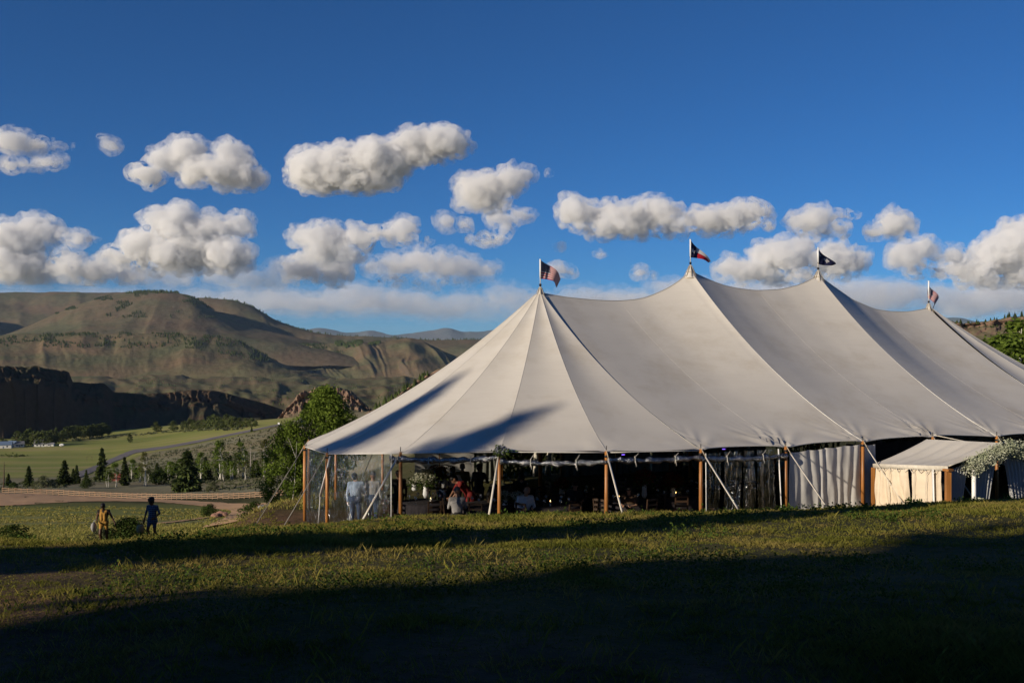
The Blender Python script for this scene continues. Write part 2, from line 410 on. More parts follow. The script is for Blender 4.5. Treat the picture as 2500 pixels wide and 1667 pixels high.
def loft(name, rows, mat, nu=260, nv=70, gully=0.0, gu=8.0, hum=0.0, rough=0.0, win=(0., .25, .75, 1.), skew=0.0, seed=0, px=None, cliff=None):
    """terrain lofted through ridge / bench / foot lines; rows run from behind the crest to below the foot"""
    px0 = px[0] if px else max(r[0][0][0] for r in rows); px1 = px[1] if px else min(r[0][-1][0] for r in rows)
    U = np.linspace(px0, px1, nu)
    PY = np.array([np.interp(U, [p[0] for p in r[0]], [p[1] for p in r[0]]) for r in rows])
    D_ = np.array([np.interp(U, [p[0] for p in r[0]], r[1]) if isinstance(r[1], (list, tuple)) else np.full(nu, float(r[1])) for r in rows])
    k = np.ones(7) / 7
    PYs = np.array([np.convolve(np.pad(p, 3, 'edge'), k, 'valid') for p in PY])
    if cliff is None: PY = PYs
    X = (U - CX) / F * D_; Z = (HY - PY) / F * D_; Y = D_
    t = np.linspace(0, len(rows) - 1, nv); i = np.minimum(t.astype(int), len(rows) - 2); f = t - i
    def cr(A):
        p1, p2 = A[i], A[i + 1]; p0 = A[np.maximum(i - 1, 0)]; p3 = A[np.minimum(i + 2, len(rows) - 1)]
        g = f[:, None]; m1, m2 = (p2 - p0) * .35, (p3 - p1) * .35
        return (2 * g ** 3 - 3 * g ** 2 + 1) * p1 + (g ** 3 - 2 * g ** 2 + g) * m1 + (-2 * g ** 3 + 3 * g ** 2) * p2 + (g ** 3 - g ** 2) * m2
    X, Y, Z = cr(X), cr(Y), cr(Z)
    vn = (t / (len(rows) - 1))[:, None] * np.ones(nu)
    W_ = sstep(win[0], win[1], vn) * (1 - sstep(win[2], win[3], vn))
    sc_ = D_.mean() / F
    uu = U[None] / 100 + .25 * fbm(U[None] / 90 + seed, vn * 2.2, seed, 3)
    if gully:
        g = ridged(uu * gu / 8 + skew * vn, vn * .45, seed + .5, 2) * (.25 + 1.5 * sstep(-.35, .5, fbm(U[None] / 75 + seed, vn * 2.5, seed + 1.3, 2)))
        g = g + .32 * ridged(uu * gu / 8 * 3.4 + skew * vn * 2, vn * .9, seed + 4.5, 2) * sstep(-.3, .4, fbm(U[None] / 50, vn * 3, seed + 8.3, 2))
        Z = Z + gully * sc_ * W_ * g; Y = Y - gully * sc_ * 1.5 * W_ * g
    if hum: Z = Z + hum * sc_ * fbm(U[None] / 45 + seed, vn * 9, seed + 2.1, 4) * sstep(0, .12, vn)
    if rough: Z = Z + rough * sc_ * fbm(U[None] / 6 + seed, vn * 40, seed + 7.7, 3)
    if cliff: Y, Z = cliff(U[None] * np.ones_like(vn), vn, Y, Z, sc_)
    v = np.stack([X.T, Y.T, Z.T], -1).reshape(-1, 3)
    return tag(mesh_obj(name, v, grid_faces(nu, nv), mat, smooth=True), kind='structure')

SOIL, SAGE, ROCK = (.165, .118, .072), (.115, .115, .062), (.18, .12, .085)
MAT_FAR = hill_material('far_range', (.13, .13, .13), (.10, .12, .11), (.2, .19, .18), s=.0006, shrub_amt=.2)
MAT_HILL = hill_material('sage_hill', SOIL, SAGE, (.13, .10, .072), .62, .86, .0035, shrub_amt=.75)
MAT_MESA = hill_material('mesa', (.15, .11, .072), (.105, .105, .062), (.13, .098, .072), .6, .85, .0025, shrub_amt=.6)
MAT_FOOT = hill_material('foothill', (.15, .115, .07), (.12, .125, .066), ROCK, .5, .8, .006, shrub_amt=.7)
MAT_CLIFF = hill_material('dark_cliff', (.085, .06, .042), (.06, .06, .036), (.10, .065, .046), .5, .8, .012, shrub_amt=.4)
MAT_ROCK = hill_material('red_rock', (.15, .115, .075), (.13, .125, .07), (.22, .145, .105), .66, .9, .02, shrub_amt=.7)

loft('mountain', [([(560, 800), (1300, 800), (2560, 800)], 33000), ([(560, 768), (640, 763), (700, 759), (735, 752), (765, 758), (800, 765), (850, 760), (880, 765), (910, 770), (960, 763), (1000, 760), (1023, 750), (1045, 758), (1060, 764), (1100, 762), (1130, 756), (1160, 760), (1250, 766), (1400, 770), (1800, 765), (2100, 748), (2150, 738), (2165, 731), (2190, 728), (2215, 731), (2245, 744), (2275, 737), (2300, 740), (2352, 742), (2560, 746)], 28000),
      ([(560, 790), (1300, 790), (2560, 780)], 26000), ([(560, 815), (1300, 815), (2560, 815)], 24000)], MAT_FAR, 420, 40, gully=1.5, gu=9, hum=3, rough=1.2, win=(.2, .45, .8, 1), seed=3)
loft('mesa', [([(-500, 810), (-50, 790), (0, 780), (110, 735), (190, 702), (260, 690), (330, 690), (420, 700), (470, 752), (560, 792), (760, 830), (900, 850)], 6950),
      ([(-500, 802), (-50, 784), (0, 772), (40, 760), (110, 728), (190, 695), (260, 678), (330, 670), (400, 671), (440, 679), (470, 698), (500, 720), (560, 747), (640, 768), (760, 792), (900, 835)], 6500),
      ([(-500, 806), (-50, 786), (0, 774), (60, 755), (150, 724), (250, 705), (330, 698), (440, 706), (500, 736), (560, 758), (640, 776), (760, 800), (900, 838)], 6150),
      ([(-500, 808), (0, 777), (100, 764), (200, 749), (300, 740), (440, 745), (540, 765), (640, 784), (760, 806), (900, 838)], 5800),
      ([(-500, 810), (0, 779), (300, 770), (450, 772), (600, 785), (760, 812), (900, 838)], 5350), ([(-500, 830), (760, 840), (900, 845)], 5000)], MAT_MESA, 350, 84,
     gully=4.5, gu=5, hum=1.8, rough=.7, win=(.18, .42, .7, .9), skew=.9, seed=15)
loft('mesa', [([(-700, 700), (330, 690), (480, 720)], 9600), ([(-700, 684), (-100, 676), (0, 672), (100, 671), (250, 672), (330, 672), (420, 684), (480, 720)], 8400), ([(-700, 712), (0, 700), (60, 706), (150, 698), (330, 700), (480, 740)], 8000), ([(-700, 745), (0, 738), (200, 740), (480, 765)], 7600), ([(-700, 800), (480, 800)], 7000)], MAT_MESA, 240, 60,
     gully=4, gu=6, hum=2, rough=.9, win=(.2, .45, .7, .95), seed=17)
loft('hill', [([(-900, 720), (-200, 725), (-60, 745), (0, 785), (40, 800)], 7700), ([(-900, 690), (-200, 697), (-70, 708), (-20, 735), (10, 760), (40, 790)], 7250), ([(-900, 740), (-100, 750), (40, 800)], 6800), ([(-900, 820), (40, 820)], 6200)], MAT_MESA, 120, 40, gully=2, hum=1.5, rough=.6, seed=18)
loft('hill', [([(340, 705), (560, 712), (800, 790), (1500, 790)], 8300),
      ([(340, 690), (470, 683), (540, 690), (580, 704), (640, 740), (700, 758), (740, 767), (800, 773), (900, 776), (1000, 781), (1150, 780), (1500, 780)], 7100),
      ([(340, 730), (540, 728), (640, 760), (700, 772), (800, 782), (1500, 788)], 6800), ([(340, 800), (1500, 800)], 6520), ([(340, 830), (1500, 830)], 6400)], MAT_MESA, 300, 60,
     gully=3, gu=8, hum=1.5, rough=.6, win=(.25, .4, .6, .9), seed=21)
loft('hill', [([(860, 815), (1010, 812), (1080, 835), (1200, 850)], 7500), ([(860, 808), (960, 796), (1005, 786), (1040, 784), (1080, 800), (1130, 822), (1200, 840)], 7100), ([(860, 825), (1000, 812), (1080, 822), (1200, 850)], 6700), ([(860, 850), (1200, 860)], 6200)], MAT_HILL, 160, 40,
     gully=5, gu=16, rough=.8, win=(.2, .5, .8, 1), seed=24)
loft('hill', [([(500, 812), (760, 806), (900, 806), (950, 826), (1000, 846), (1060, 866), (1180, 888)], 6250),
      ([(500, 806), (580, 795), (640, 791), (700, 791), (760, 789), (800, 785), (860, 790), (900, 783), (940, 776), (965, 781), (1000, 799), (1060, 826), (1120, 850), (1180, 866)], 5900),
      ([(500, 818), (600, 808), (700, 806), (780, 806), (860, 806), (940, 797), (1000, 815), (1060, 836), (1180, 875)], 5600),
      ([(500, 845), (640, 836), (700, 840), (780, 838), (860, 838), (940, 832), (1000, 842), (1060, 852), (1180, 880)], 5250),
      ([(500, 880), (640, 864), (760, 866), (880, 866), (1000, 866), (1180, 885)], 4750), ([(500, 910), (1180, 920)], 4500)], MAT_HILL, 320, 90,
     gully=15, gu=9, hum=1.5, rough=.9, win=(.15, .4, .7, .85), skew=-1.6, seed=38)
loft('hill', [([(-500, 790), (430, 788), (520, 822), (600, 856), (700, 884), (800, 898)], 5000),
      ([(-500, 776), (0, 770), (60, 765), (130, 768), (300, 765), (430, 767), (520, 777), (560, 789), (600, 811), (650, 838), (700, 856), (800, 876)], 4700),
      ([(-500, 792), (0, 786), (150, 788), (300, 786), (430, 788), (520, 797), (600, 823), (650, 844), (800, 880)], 4520),
      ([(-500, 818), (0, 808), (150, 815), (300, 816), (430, 818), (520, 822), (600, 836), (650, 850), (800, 884)], 4300),
      ([(-500, 855), (0, 840), (150, 848), (300, 860), (430, 858), (560, 853), (650, 862), (800, 890)], 3950), ([(-500, 900), (800, 930)], 3700)], MAT_HILL, 350, 84,
     gully=5.0, gu=11, hum=1.6, rough=1.0, win=(.16, .4, .68, .84), skew=.6, seed=41)
loft('foothill', [([(-500, 880), (1300, 880)], 4600), ([(-500, 862), (300, 866), (650, 868), (1300, 872)], 4000), ([(-500, 880), (300, 882), (650, 885), (1300, 890)], 3200), ([(-500, 905), (300, 905), (650, 905), (900, 900), (1300, 900)], 2500),
      ([(-500, 925), (400, 928), (650, 932), (900, 925), (1300, 925)], 1950), ([(-500, 980), (1300, 985)], 1700)], MAT_FOOT, 350, 96, hum=9, gully=4, gu=14, rough=.6, win=(.05, .2, .8, 1), seed=52)

def rocky(seed, lo, hi, amp, freq=1.0):
    def fn(U, v, Y, Z, s):
        w = sstep(lo - .08, lo, v) * (1 - sstep(hi, hi + .12, v))
        col = ridged(U / 13 * freq + seed, v * 5, seed, 3)
        blk = np.round(fbm(U / 30 * freq, v * 7, seed + 3, 3) * 4) / 4
        Y = Y - s * amp * w * (col * 1.6 + blk * 2.2)
        Z = Z + s * amp * .35 * w * (col + blk) + s * .8 * fbm(U / 9, v * 30, seed, 3)
        return Y, Z
    return fn
dl = lambda a, b, n: list(np.linspace(a, b, n))
crest = [(-500, 838), (0, 842), (60, 845), (85, 841), (105, 848), (158, 855), (168, 880), (240, 882), (262, 902), (330, 906), (400, 902), (440, 897), (500, 899), (560, 915), (610, 928), (650, 942), (700, 965)]
def off(poly, dy): return [(a, b + dy) for a, b in poly]
cd = [1190 + (.5 * p[0] if p[0] > 0 else -.1 * p[0]) for p in crest]
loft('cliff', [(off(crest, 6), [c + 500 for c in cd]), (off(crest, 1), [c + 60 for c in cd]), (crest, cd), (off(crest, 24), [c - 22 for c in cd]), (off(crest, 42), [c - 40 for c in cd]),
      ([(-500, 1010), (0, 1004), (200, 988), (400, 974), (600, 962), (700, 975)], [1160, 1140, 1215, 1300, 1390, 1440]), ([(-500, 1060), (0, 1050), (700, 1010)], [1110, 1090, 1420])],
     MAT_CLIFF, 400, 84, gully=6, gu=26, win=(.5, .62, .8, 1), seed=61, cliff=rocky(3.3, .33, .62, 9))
loft('rock_outcrop', [([(610, 985), (700, 925), (800, 925), (900, 985)], 1500), ([(610, 985), (655, 945), (690, 903), (730, 888), (780, 890), (810, 900), (835, 925), (900, 975)], 1260),
      ([(610, 990), (655, 952), (690, 920), (735, 912), (780, 914), (810, 920), (840, 938), (900, 980)], 1235), ([(610, 995), (655, 962), (700, 944), (780, 938), (850, 950), (900, 985)], 1205), ([(610, 1010), (760, 975), (900, 1000)], 1100), ([(610, 1040), (900, 1040)], 1000)],
     MAT_ROCK, 240, 70, seed=71, rough=1.0, cliff=rocky(7.1, .2, .52, 9, 1.6))
loft('rocky_ridge', [([(760, 1000), (960, 900), (1300, 800), (1800, 850)], 1150), ([(760, 990), (820, 957), (870, 936), (920, 903), (960, 872), (1010, 847), (1075, 825), (1150, 802), (1300, 785), (1500, 800), (1800, 840)], 950),
      ([(760, 992), (820, 962), (870, 944), (920, 914), (960, 887), (1010, 862), (1075, 842), (1300, 805), (1800, 848)], 935), ([(760, 996), (870, 955), (960, 915), (1075, 880), (1300, 835), (1800, 860)], 900), ([(760, 1005), (870, 972), (960, 950), (1075, 935), (1400, 890), (1800, 890)], 820), ([(760, 1040), (1800, 960)], 740)],
     MAT_ROCK, 260, 70, seed=83, rough=1.2, hum=1.5, cliff=rocky(9.4, .2, .42, 4, 1.2))
loft('rocky_hill', [([(1400, 850), (2352, 760), (2800, 740)], 900), ([(1400, 840), (1700, 790), (2050, 750), (2171, 741), (2211, 743), (2250, 741), (2290, 734), (2316, 729), (2352, 728), (2500, 722), (2800, 715)], 720),
      ([(1400, 846), (1700, 800), (2171, 752), (2250, 752), (2352, 741), (2800, 730)], 708), ([(1400, 850), (1700, 815), (2171, 772), (2250, 776), (2300, 772), (2352, 775), (2800, 770)], 690), ([(1400, 860), (2171, 810), (2352, 820), (2800, 815)], 640), ([(1400, 900), (2800, 900)], 500)],
     MAT_ROCK, 300, 80, seed=97, rough=1.3, hum=1.2, cliff=rocky(1.7, .2, .5, 6, 1.5))
print('land', round(time.time() - T0, 1))
# ------------------------------------------------------------------ the sailcloth tent
def cloth_material(name, c1, c2, rough=.75, fold=.15):
    m, n, b = new_mat(name)
    b.inputs['Roughness'].default_value = rough; b.inputs['Specular IOR Level'].default_value = .25
    tc = n.nodes.new('ShaderNodeTexCoord')
    mp = N(n, 'ShaderNodeMapping'); mp.inputs['Scale'].default_value = (.7, .7, 2.4); n.links.new(tc.outputs['Object'], mp.inputs[0])
    f = noise(n, 1.0, 6, .6, mp.outputs[0])
    c = ramp(n, f, [(.3, c2), (.65, c1)]).outputs[0]
    st = ramp(n, noise(n, .45, 5, .7), [(.25, (.86, .83, .78)), (.5, (1, 1, 1))]).outputs[0]
    c = mix(n, 1.0, c, st, 'MULTIPLY'); n.links.new(c, b.inputs['Base Color'])
    mp2 = N(n, 'ShaderNodeMapping'); mp2.inputs['Scale'].default_value = (.35, .35, 5.0); n.links.new(tc.outputs['Object'], mp2.inputs[0])
    bump(n, b, noise(n, 1.6, 5, .55, mp2.outputs[0]), fold, .06)
    return m
MAT_SAIL = cloth_material('ivory_sailcloth', (.535, .508, .462), (.50, .474, .43))
MAT_SEAM = mat_simple('webbing_seam', (.56, .55, .52), (.46, .45, .43), 3, .8)
MAT_SEAMD = mat_simple('stitched_seam', (.50, .475, .435), (.45, .43, .395), 3, .8)
MAT_WOOD = mat_simple('varnished_spruce', (.42, .19, .05), (.27, .115, .03), 6, .45, .15, .004, spec=.5)
def wood_grain(name, c1, c2):
    m, n, b = new_mat(name); b.inputs['Roughness'].default_value = .45
    tc = n.nodes.new('ShaderNodeTexCoord'); mp = N(n, 'ShaderNodeMapping'); mp.inputs['Scale'].default_value = (26, 26, 1.3); n.links.new(tc.outputs['Object'], mp.inputs[0])
    f = noise(n, 1.0, 6, .65, mp.outputs[0]); g = noise(n, .9, 3, .5)
    c = mix(n, ramp(n, g, [(.35, (0, 0, 0)), (.7, (.6, .6, .6))]).outputs[0], ramp(n, f, [(.3, c2), (.65, c1)]).outputs[0], tuple(v * .45 for v in c2)); n.links.new(c, b.inputs['Base Color']); bump(n, b, f, .2, .004)
    return m
MAT_WOOD = wood_grain('varnished_spruce', (.46, .20, .05), (.27, .105, .026))
MAT_STRAP = mat_simple('cotton_strap', (.62, .58, .50), (.48, .44, .37), 9, .85)
MAT_ROPE = mat_simple('cotton_rope', (.48, .42, .32), (.34, .28, .2), 30, .9)
MAT_DARK = mat_simple('dark_metal', (.03, .03, .035), (.02, .02, .02), 20, .45, metal=.6)
MAT_WHITE = mat_simple('white_enamel', (.80, .80, .78), (.7, .7, .69), 6, .35)
MAT_DRAPE = cloth_material('white_drape', (.60, .59, .57), (.52, .51, .49), .85, .1)
def clear_plastic(name, gloss=.16, tint=(.86, .88, .9), scale=5.0, rough=.12, streak=(4.0, 4.0, .8), bs=.9):
    m, n, b = new_mat(name); n.nodes.remove(b); out = n.nodes['Material Output']
    tr = n.nodes.new('ShaderNodeBsdfTransparent'); tr.inputs[0].default_value = (*tint, 1)
    gl = n.nodes.new('ShaderNodeBsdfGlossy'); gl.inputs['Roughness'].default_value = rough; gl.inputs[0].default_value = (.95, .97, 1, 1)
    mx = n.nodes.new('ShaderNodeMixShader')
    tc = n.nodes.new('ShaderNodeTexCoord'); mp = N(n, 'ShaderNodeMapping'); mp.inputs['Scale'].default_value = streak; mp.inputs['Rotation'].default_value = (.0, .5, .2); n.links.new(tc.outputs['Object'], mp.inputs[0])
    f = noise(n, scale, 4, .6, mp.outputs[0], dist=.6)
    r = ramp(n, f, [(.42, (gloss * .5,) * 3), (.62, (gloss * 2.2,) * 3)])
    n.links.new(r.outputs[0], mx.inputs[0])
    bp = N(n, 'ShaderNodeBump'); bp.inputs['Strength'].default_value = bs; bp.inputs['Distance'].default_value = .04; n.links.new(f, bp.inputs['Height']); n.links.new(bp.outputs[0], gl.inputs['Normal'])
    n.links.new(tr.outputs[0], mx.inputs[1]); n.links.new(gl.outputs[0], mx.inputs[2]); n.links.new(mx.outputs[0], out.inputs[0])
    return m
MAT_CLEAR = clear_plastic('clear_vinyl')
MAT_ROLL = clear_plastic('rolled_vinyl', .22, (.16, .17, .2), 26.0, .2, (1, 1, 1), 1.0)

tent = empty('sailcloth_tent', T(9, 9, pad_z(9, 9)), 'large ivory sailcloth tent with four flagged peaks, wooden side poles and open side', 'tent')
TM = Matrix.Translation(-Vector(tent.location))
def tpart(name, v, f, mat, parent=None, smooth=True, mats=None, mi=None, root=None):
    root = root or tent
    off_ = np.array(root.location)
    o = mesh_obj(name, np.asarray(v, float).reshape(-1, 3) - off_, f, mat, parent or root, smooth, mats=mats, mat_idx=mi)
    return o
def tpiece(name, pieces, mat, smooth=True, parent=None, root=None):
    if isinstance(pieces, tuple): pieces = [pieces]
    v, f = M(*pieces); return tpart(name, v, f, mat, parent, smooth, root=root)

PEAKS = [(3.05, 1.95), (9.63, 2.98), (16.2, 3.02), (22.8, 1.79)]
RIDGE = [([0, .16, .35, .5, .65, .734, .85, .92, .97, 1], [1.95, 1.816, 1.74, 1.73, 1.83, 1.99, 2.30, 2.565, 2.78, 2.98]),
         ([0, .04, .08, .224, .336, .5, .7, .85, .95, 1], [2.98, 2.86, 2.76, 2.48, 2.36, 2.29, 2.38, 2.6, 2.85, 3.02]),
         ([0, .1, .3, .5, .65, .8, .92, 1], [3.02, 2.68, 2.03, 1.66, 1.585, 1.60, 1.70, 1.79])]
def smooth_tab(x, xs, ys, k=9):
    xx = np.linspace(0, 1, 201); yy = np.interp(xx, xs, ys); yp = np.pad(yy, k, 'reflect', reflect_type='odd')
    yy = np.convolve(yp, np.ones(2 * k + 1) / (2 * k + 1), 'valid'); return np.interp(x, xx, yy)
WID = 17.9
EZ = {}                                                     # eave heights read off pole by pole
left_end = [(3.05, 0), (.16, .25), (-2.29, 1.6), (-4.27, 3.6), (-5.51, 6.2), (-5.43, 8.8), (-4.55, 11.4), (-2.75, 14.1), (.0, 16.6), (3.05, WID)]
left_z = [-2.76, -2.70, -2.69, -2.82, -3.02, -3.04, -3.12, -3.22, -3.3, -3.38]
side_near = [(3.05, 0, -2.76), (6.1, 0, -2.82), (9.15, 0, -2.80), (12.2, 0, -2.80), (15.25, 0, -2.90), (18.3, 0, -2.93), (21.35, 0, -2.97)]
side_far = [(s, WID, eave_z(s, WID)) for s in (3.05, 6.1, 9.15, 12.2, 15.25, 18.3, 21.35)]
right_end = [(21.35, 0)] + [(22.8 + 8.95 * math.sin(R(a)), 8.95 - 8.95 * math.cos(R(a))) for a in (9, 29, 49, 70, 90, 110, 131, 151, 171)] + [(21.35, WID)]
right_z = [-2.97] + [eave_z(*p) for p in right_end[1:-1]] + [eave_z(21.35, WID)]
def drop(t): return t + .40 * t * (1 - t)
def pole_fan(q, centre, amp=.035, reach=.9):
    """radial puckers where the cloth is strapped to a pole"""
    dx = q - np.asarray(centre); r = np.linalg.norm(dx, axis=-1)
    a = np.arctan2(dx[..., 2], dx[..., 0] * AX + dx[..., 1] * AY)
    return amp * np.exp(-(r / reach) ** 2) * sstep(.03, .25, r) * np.cos(a * 22 + 1.3 * np.sin(a * 5))
def panel(A, B, eA, eB, n1=26, n2=46, sag=.10, fans=()):
    """ruled cloth between two seams; A, B peaks (s,w,z), eA, eB eave points (s,w,z)"""
    ph = np.linspace(0, 1, n1)[:, None]; t = (np.linspace(0, 1, n2) ** .9)[None]
    s = ((1 - t) * ((1 - ph) * A[0] + ph * B[0]) + t * ((1 - ph) * eA[0] + ph * eB[0]))
    w = ((1 - t) * ((1 - ph) * A[1] + ph * B[1]) + t * ((1 - ph) * eA[1] + ph * eB[1]))
    zA = A[2] + (eA[2] - A[2]) * drop(t); zB = B[2] + (eB[2] - B[2]) * drop(t)
    z = zA * (1 - ph) + zB * ph - sag * np.sin(math.pi * ph) * np.sin(math.pi * t ** .8)
    x, y = TXY(s, w); q = np.stack([x, y, z], -1)
    for c in fans: q[..., 2] += pole_fan(q, c)
    return q.reshape(-1, 3), grid_faces(n1, n2)
ring = lambda k, a: (PEAKS[k][0] + .20 * math.sin(a), 8.95 - .20 * math.cos(a), PEAKS[k][1] - .06)
def end_cap(k, pts, zs, a0, a1):
    n_ = len(pts)
    for i in range(n_ - 1):
        aa, ab = a0 + (a1 - a0) * i / (n_ - 1), a0 + (a1 - a0) * (i + 1) / (n_ - 1)
        A, B = ring(k, aa), ring(k, ab)
        eA, eB = (*pts[i], zs[i]), (*pts[i + 1], zs[i + 1])
        v, f = panel(A, B, eA, eB, 14, 46, .07, [T(*eA), T(*eB)])
        tpart('roof_panel', v, f[:, ::-1] if a1 < a0 else f, MAT_SAIL)
        if i: seam_line(A, eA, MAT_SEAMD, .0035)
def seam_line(A, e, mat, r):
    t = np.linspace(0, 1, 24); pts = []
    for q in t:
        s, w = A[0] + (e[0] - A[0]) * q, A[1] + (e[1] - A[1]) * q
        pts.append(T(s, w, A[2] + (e[2] - A[2]) * drop(q) + r * .6))
    tpiece('seam', tube(pts, r, 5), mat)
end_cap(0, left_end, left_z, 0, -math.pi)
end_cap(3, right_end, right_z, 0, math.pi)
def bay(k, side):
    sl, sr = (3.05 + 6.1 * k, 9.15 + 6.1 * k)
    row = side_near if side == 0 else side_far
    w = 0 if side == 0 else WID
    n1, n2 = 70, 60
    ph = np.linspace(0, 1, n1)[:, None]; t = (np.linspace(0, 1, n2) ** .92)[None]
    sp = PEAKS[k][0] * (1 - ph) + PEAKS[k + 1][0] * ph
    zr = smooth_tab(ph, *RIDGE[k]); zr = np.where((ph < .03) | (ph > .97), np.interp(ph, *RIDGE[k]), zr)
    zl = PEAKS[k][1] * (1 - ph) + PEAKS[k + 1][1] * ph
    e = [q for q in row if abs(q[0] - sl) < .01][0], [q for q in row if abs(q[0] - (sl + 3.05)) < .01][0], [q for q in row if abs(q[0] - sr) < .01][0]
    ze = np.interp(ph, [0, .5, 1], [q[2] for q in e])
    s = sp * (1 - t) + (sl * (1 - ph) + sr * ph) * t
    ridge_w = 8.95 + (-.0 if side == 0 else .0)
    ww = ridge_w * (1 - t) + w * t
    inset = .16 * np.abs(np.sin(2 * math.pi * ph)) * t ** 4 * (1 if side == 0 else -1)
    z = zl + (ze - zl) * drop(t) - (zl - zr) * (1 - t) ** 1.7 - .10 * np.sin(math.pi * ph) ** 2 * np.sin(math.pi * t)
    z = z + .05 * np.abs(np.sin(2 * math.pi * ph)) * t ** 6
    x, y = TXY(s, ww + inset); q = np.stack([x, y, z], -1)
    for c in e: q[..., 2] += pole_fan(q, T(*c), .085 if c is e[1] else .06, 1.0)
    f = grid_faces(n1, n2)
    tpart('roof_panel', q.reshape(-1, 3), f if side == 0 else f[:, ::-1], MAT_SAIL)
    if side == 0 or True:
        for (pk, ee) in ((k, e[0]), (k + 1, e[2])):
            if (pk == k and k > 0): continue
            seam_line((PEAKS[pk][0], 8.95, PEAKS[pk][1] - .05), ee, MAT_SEAM, .016)
    if side == 0:
        tpiece('cloth_join', tube([q[35, j] - V(0, 0, .0005) for j in range(1, n2, 2)], .003, 4), MAT_SAIL)
        pts = [V(*q[i, 0]) + V(0, 0, .01) for i in range(0, n1, 2)]
        tpiece('ridge_rope', tube(pts, .014, 6), MAT_SEAMD)
    # light hem rope along the eave
    tpiece('hem', tube([q[i, -1] - V(0, 0, .015) for i in range(0, n1, 3)], .018, 6), MAT_SEAM)
for k in range(3):
    bay(k, 0); bay(k, 1)
for k in range(3):
    for w_ in (0, WID):
        pass
seam_line((PEAKS[0][0], 8.95, PEAKS[0][1] - .05), (3.05, 0, -2.76), MAT_SEAM, .016)
for pts, zs in ((left_end, left_z), (right_end, right_z)):
    for i in range(len(pts) - 1):
        a, b_ = T(*pts[i], zs[i]), T(*pts[i + 1], zs[i + 1])
        tpiece('hem', tube([a + (b_ - a) * t - V(0, 0, .015) for t in np.linspace(0, 1, 5)], .018, 6), MAT_SEAM)
# peaks: gathered cloth crown, lashing ring, finial
for s_, z_ in PEAKS:
    z_ = z_ - .11; c = T(s_, 8.95, 0)
    tpiece('peak_crown', lathe([(.30, z_ - .22), (.28, z_ - .18), (.20, z_ - .05), (.13, z_ + .07), (.075, z_ + .19), (.05, z_ + .28), (.03, z_ + .33)], (c[0], c[1], 0), 20), MAT_SAIL)
    tpiece('lashing_ring', [tube([(c[0] + r_ * math.cos(a), c[1] + r_ * math.sin(a), z_ + dz + .015 * math.sin(9 * a)) for a in np.linspace(0, 2 * math.pi, 28)], .014, 5) for r_, dz in ((.295, -.19), (.15, .04))], MAT_ROPE)
    tpiece('finial', [tube([(c[0], c[1], z_ + .1), (c[0], c[1], z_ + .42)], .03, 8), tube([(c[0], c[1], z_ + .36), (c[0], c[1], z_ + .43)], .045, 8)], MAT_DARK)
    for a in np.linspace(0, 2 * math.pi, 9)[:-1]:
        tpiece('lashing', beam((c[0] + .27 * math.cos(a), c[1] + .27 * math.sin(a), z_ - .14), (c[0] + .05 * math.cos(a), c[1] + .05 * math.sin(a), z_ + .3), .02, .012), MAT_ROPE)
    tpiece('centre_pole', tube([(c[0], c[1], pad_z(s_, 8.95) - .1), (c[0], c[1], z_)], .075, 10), MAT_WOOD)

# side poles with their straps
def side_pole(s, w, z, out, strap=2.1, mat=MAT_STRAP, sw=.055):
    b_ = T(s, w, pad_z(s, w)); top = T(s, w, z + .02)
    b_[2] = min(b_[2], gz(b_[0], b_[1]) - .05)
    tpiece('side_pole', tube([b_, (b_ + top) / 2, top], [.052, .055, .046], 10), MAT_WOOD)
    tpiece('pole_band', tube([top - V(0, 0, .16), top - V(0, 0, .10)], .060, 10), MAT_DARK)
    tpiece('pole_pin', tube([top, top + V(0, 0, .14)], .012, 6), MAT_DARK)
    if strap:
        o = np.asarray(out, float); o /= np.linalg.norm(o)
        ex, ey = TXY(s + o[0] * strap, w + o[1] * strap)
        e = V(ex, ey, gz(ex, ey))
        a = top + (e - top) * .10
        tpiece('guy_rope', tube([top + V(0, 0, .03), a], .012, 6), MAT_ROPE)
        tpiece('guy_strap', beam(a, e, sw, .012), mat)
        tpiece('stake', tube([e + V(0, 0, .12), e - V(0, 0, .3)], .02, 6), MAT_DARK)
MAT_STRAPD = mat_simple('weathered_strap', (.20, .185, .165), (.12, .11, .10), 9, .9)
for (s, w), z in zip(left_end[1:-1], left_z[1:-1]): side_pole(s, w, z, (s - 3.05, w - 8.95), 1.55 if w > 5 else 2.0, MAT_STRAPD if w > 5 else MAT_STRAP, .035 if w > 5 else .05)
for s, w, z in side_near: side_pole(s, w, z, (.0, -1), 2.1)
for s, w, z in side_far: side_pole(s, w, z, (0, 1), 2.1)
for (s, w), z in zip(right_end[1:-1], right_z[1:-1]): side_pole(s, w, z, (s - 22.8, w - 8.95), 2.0)

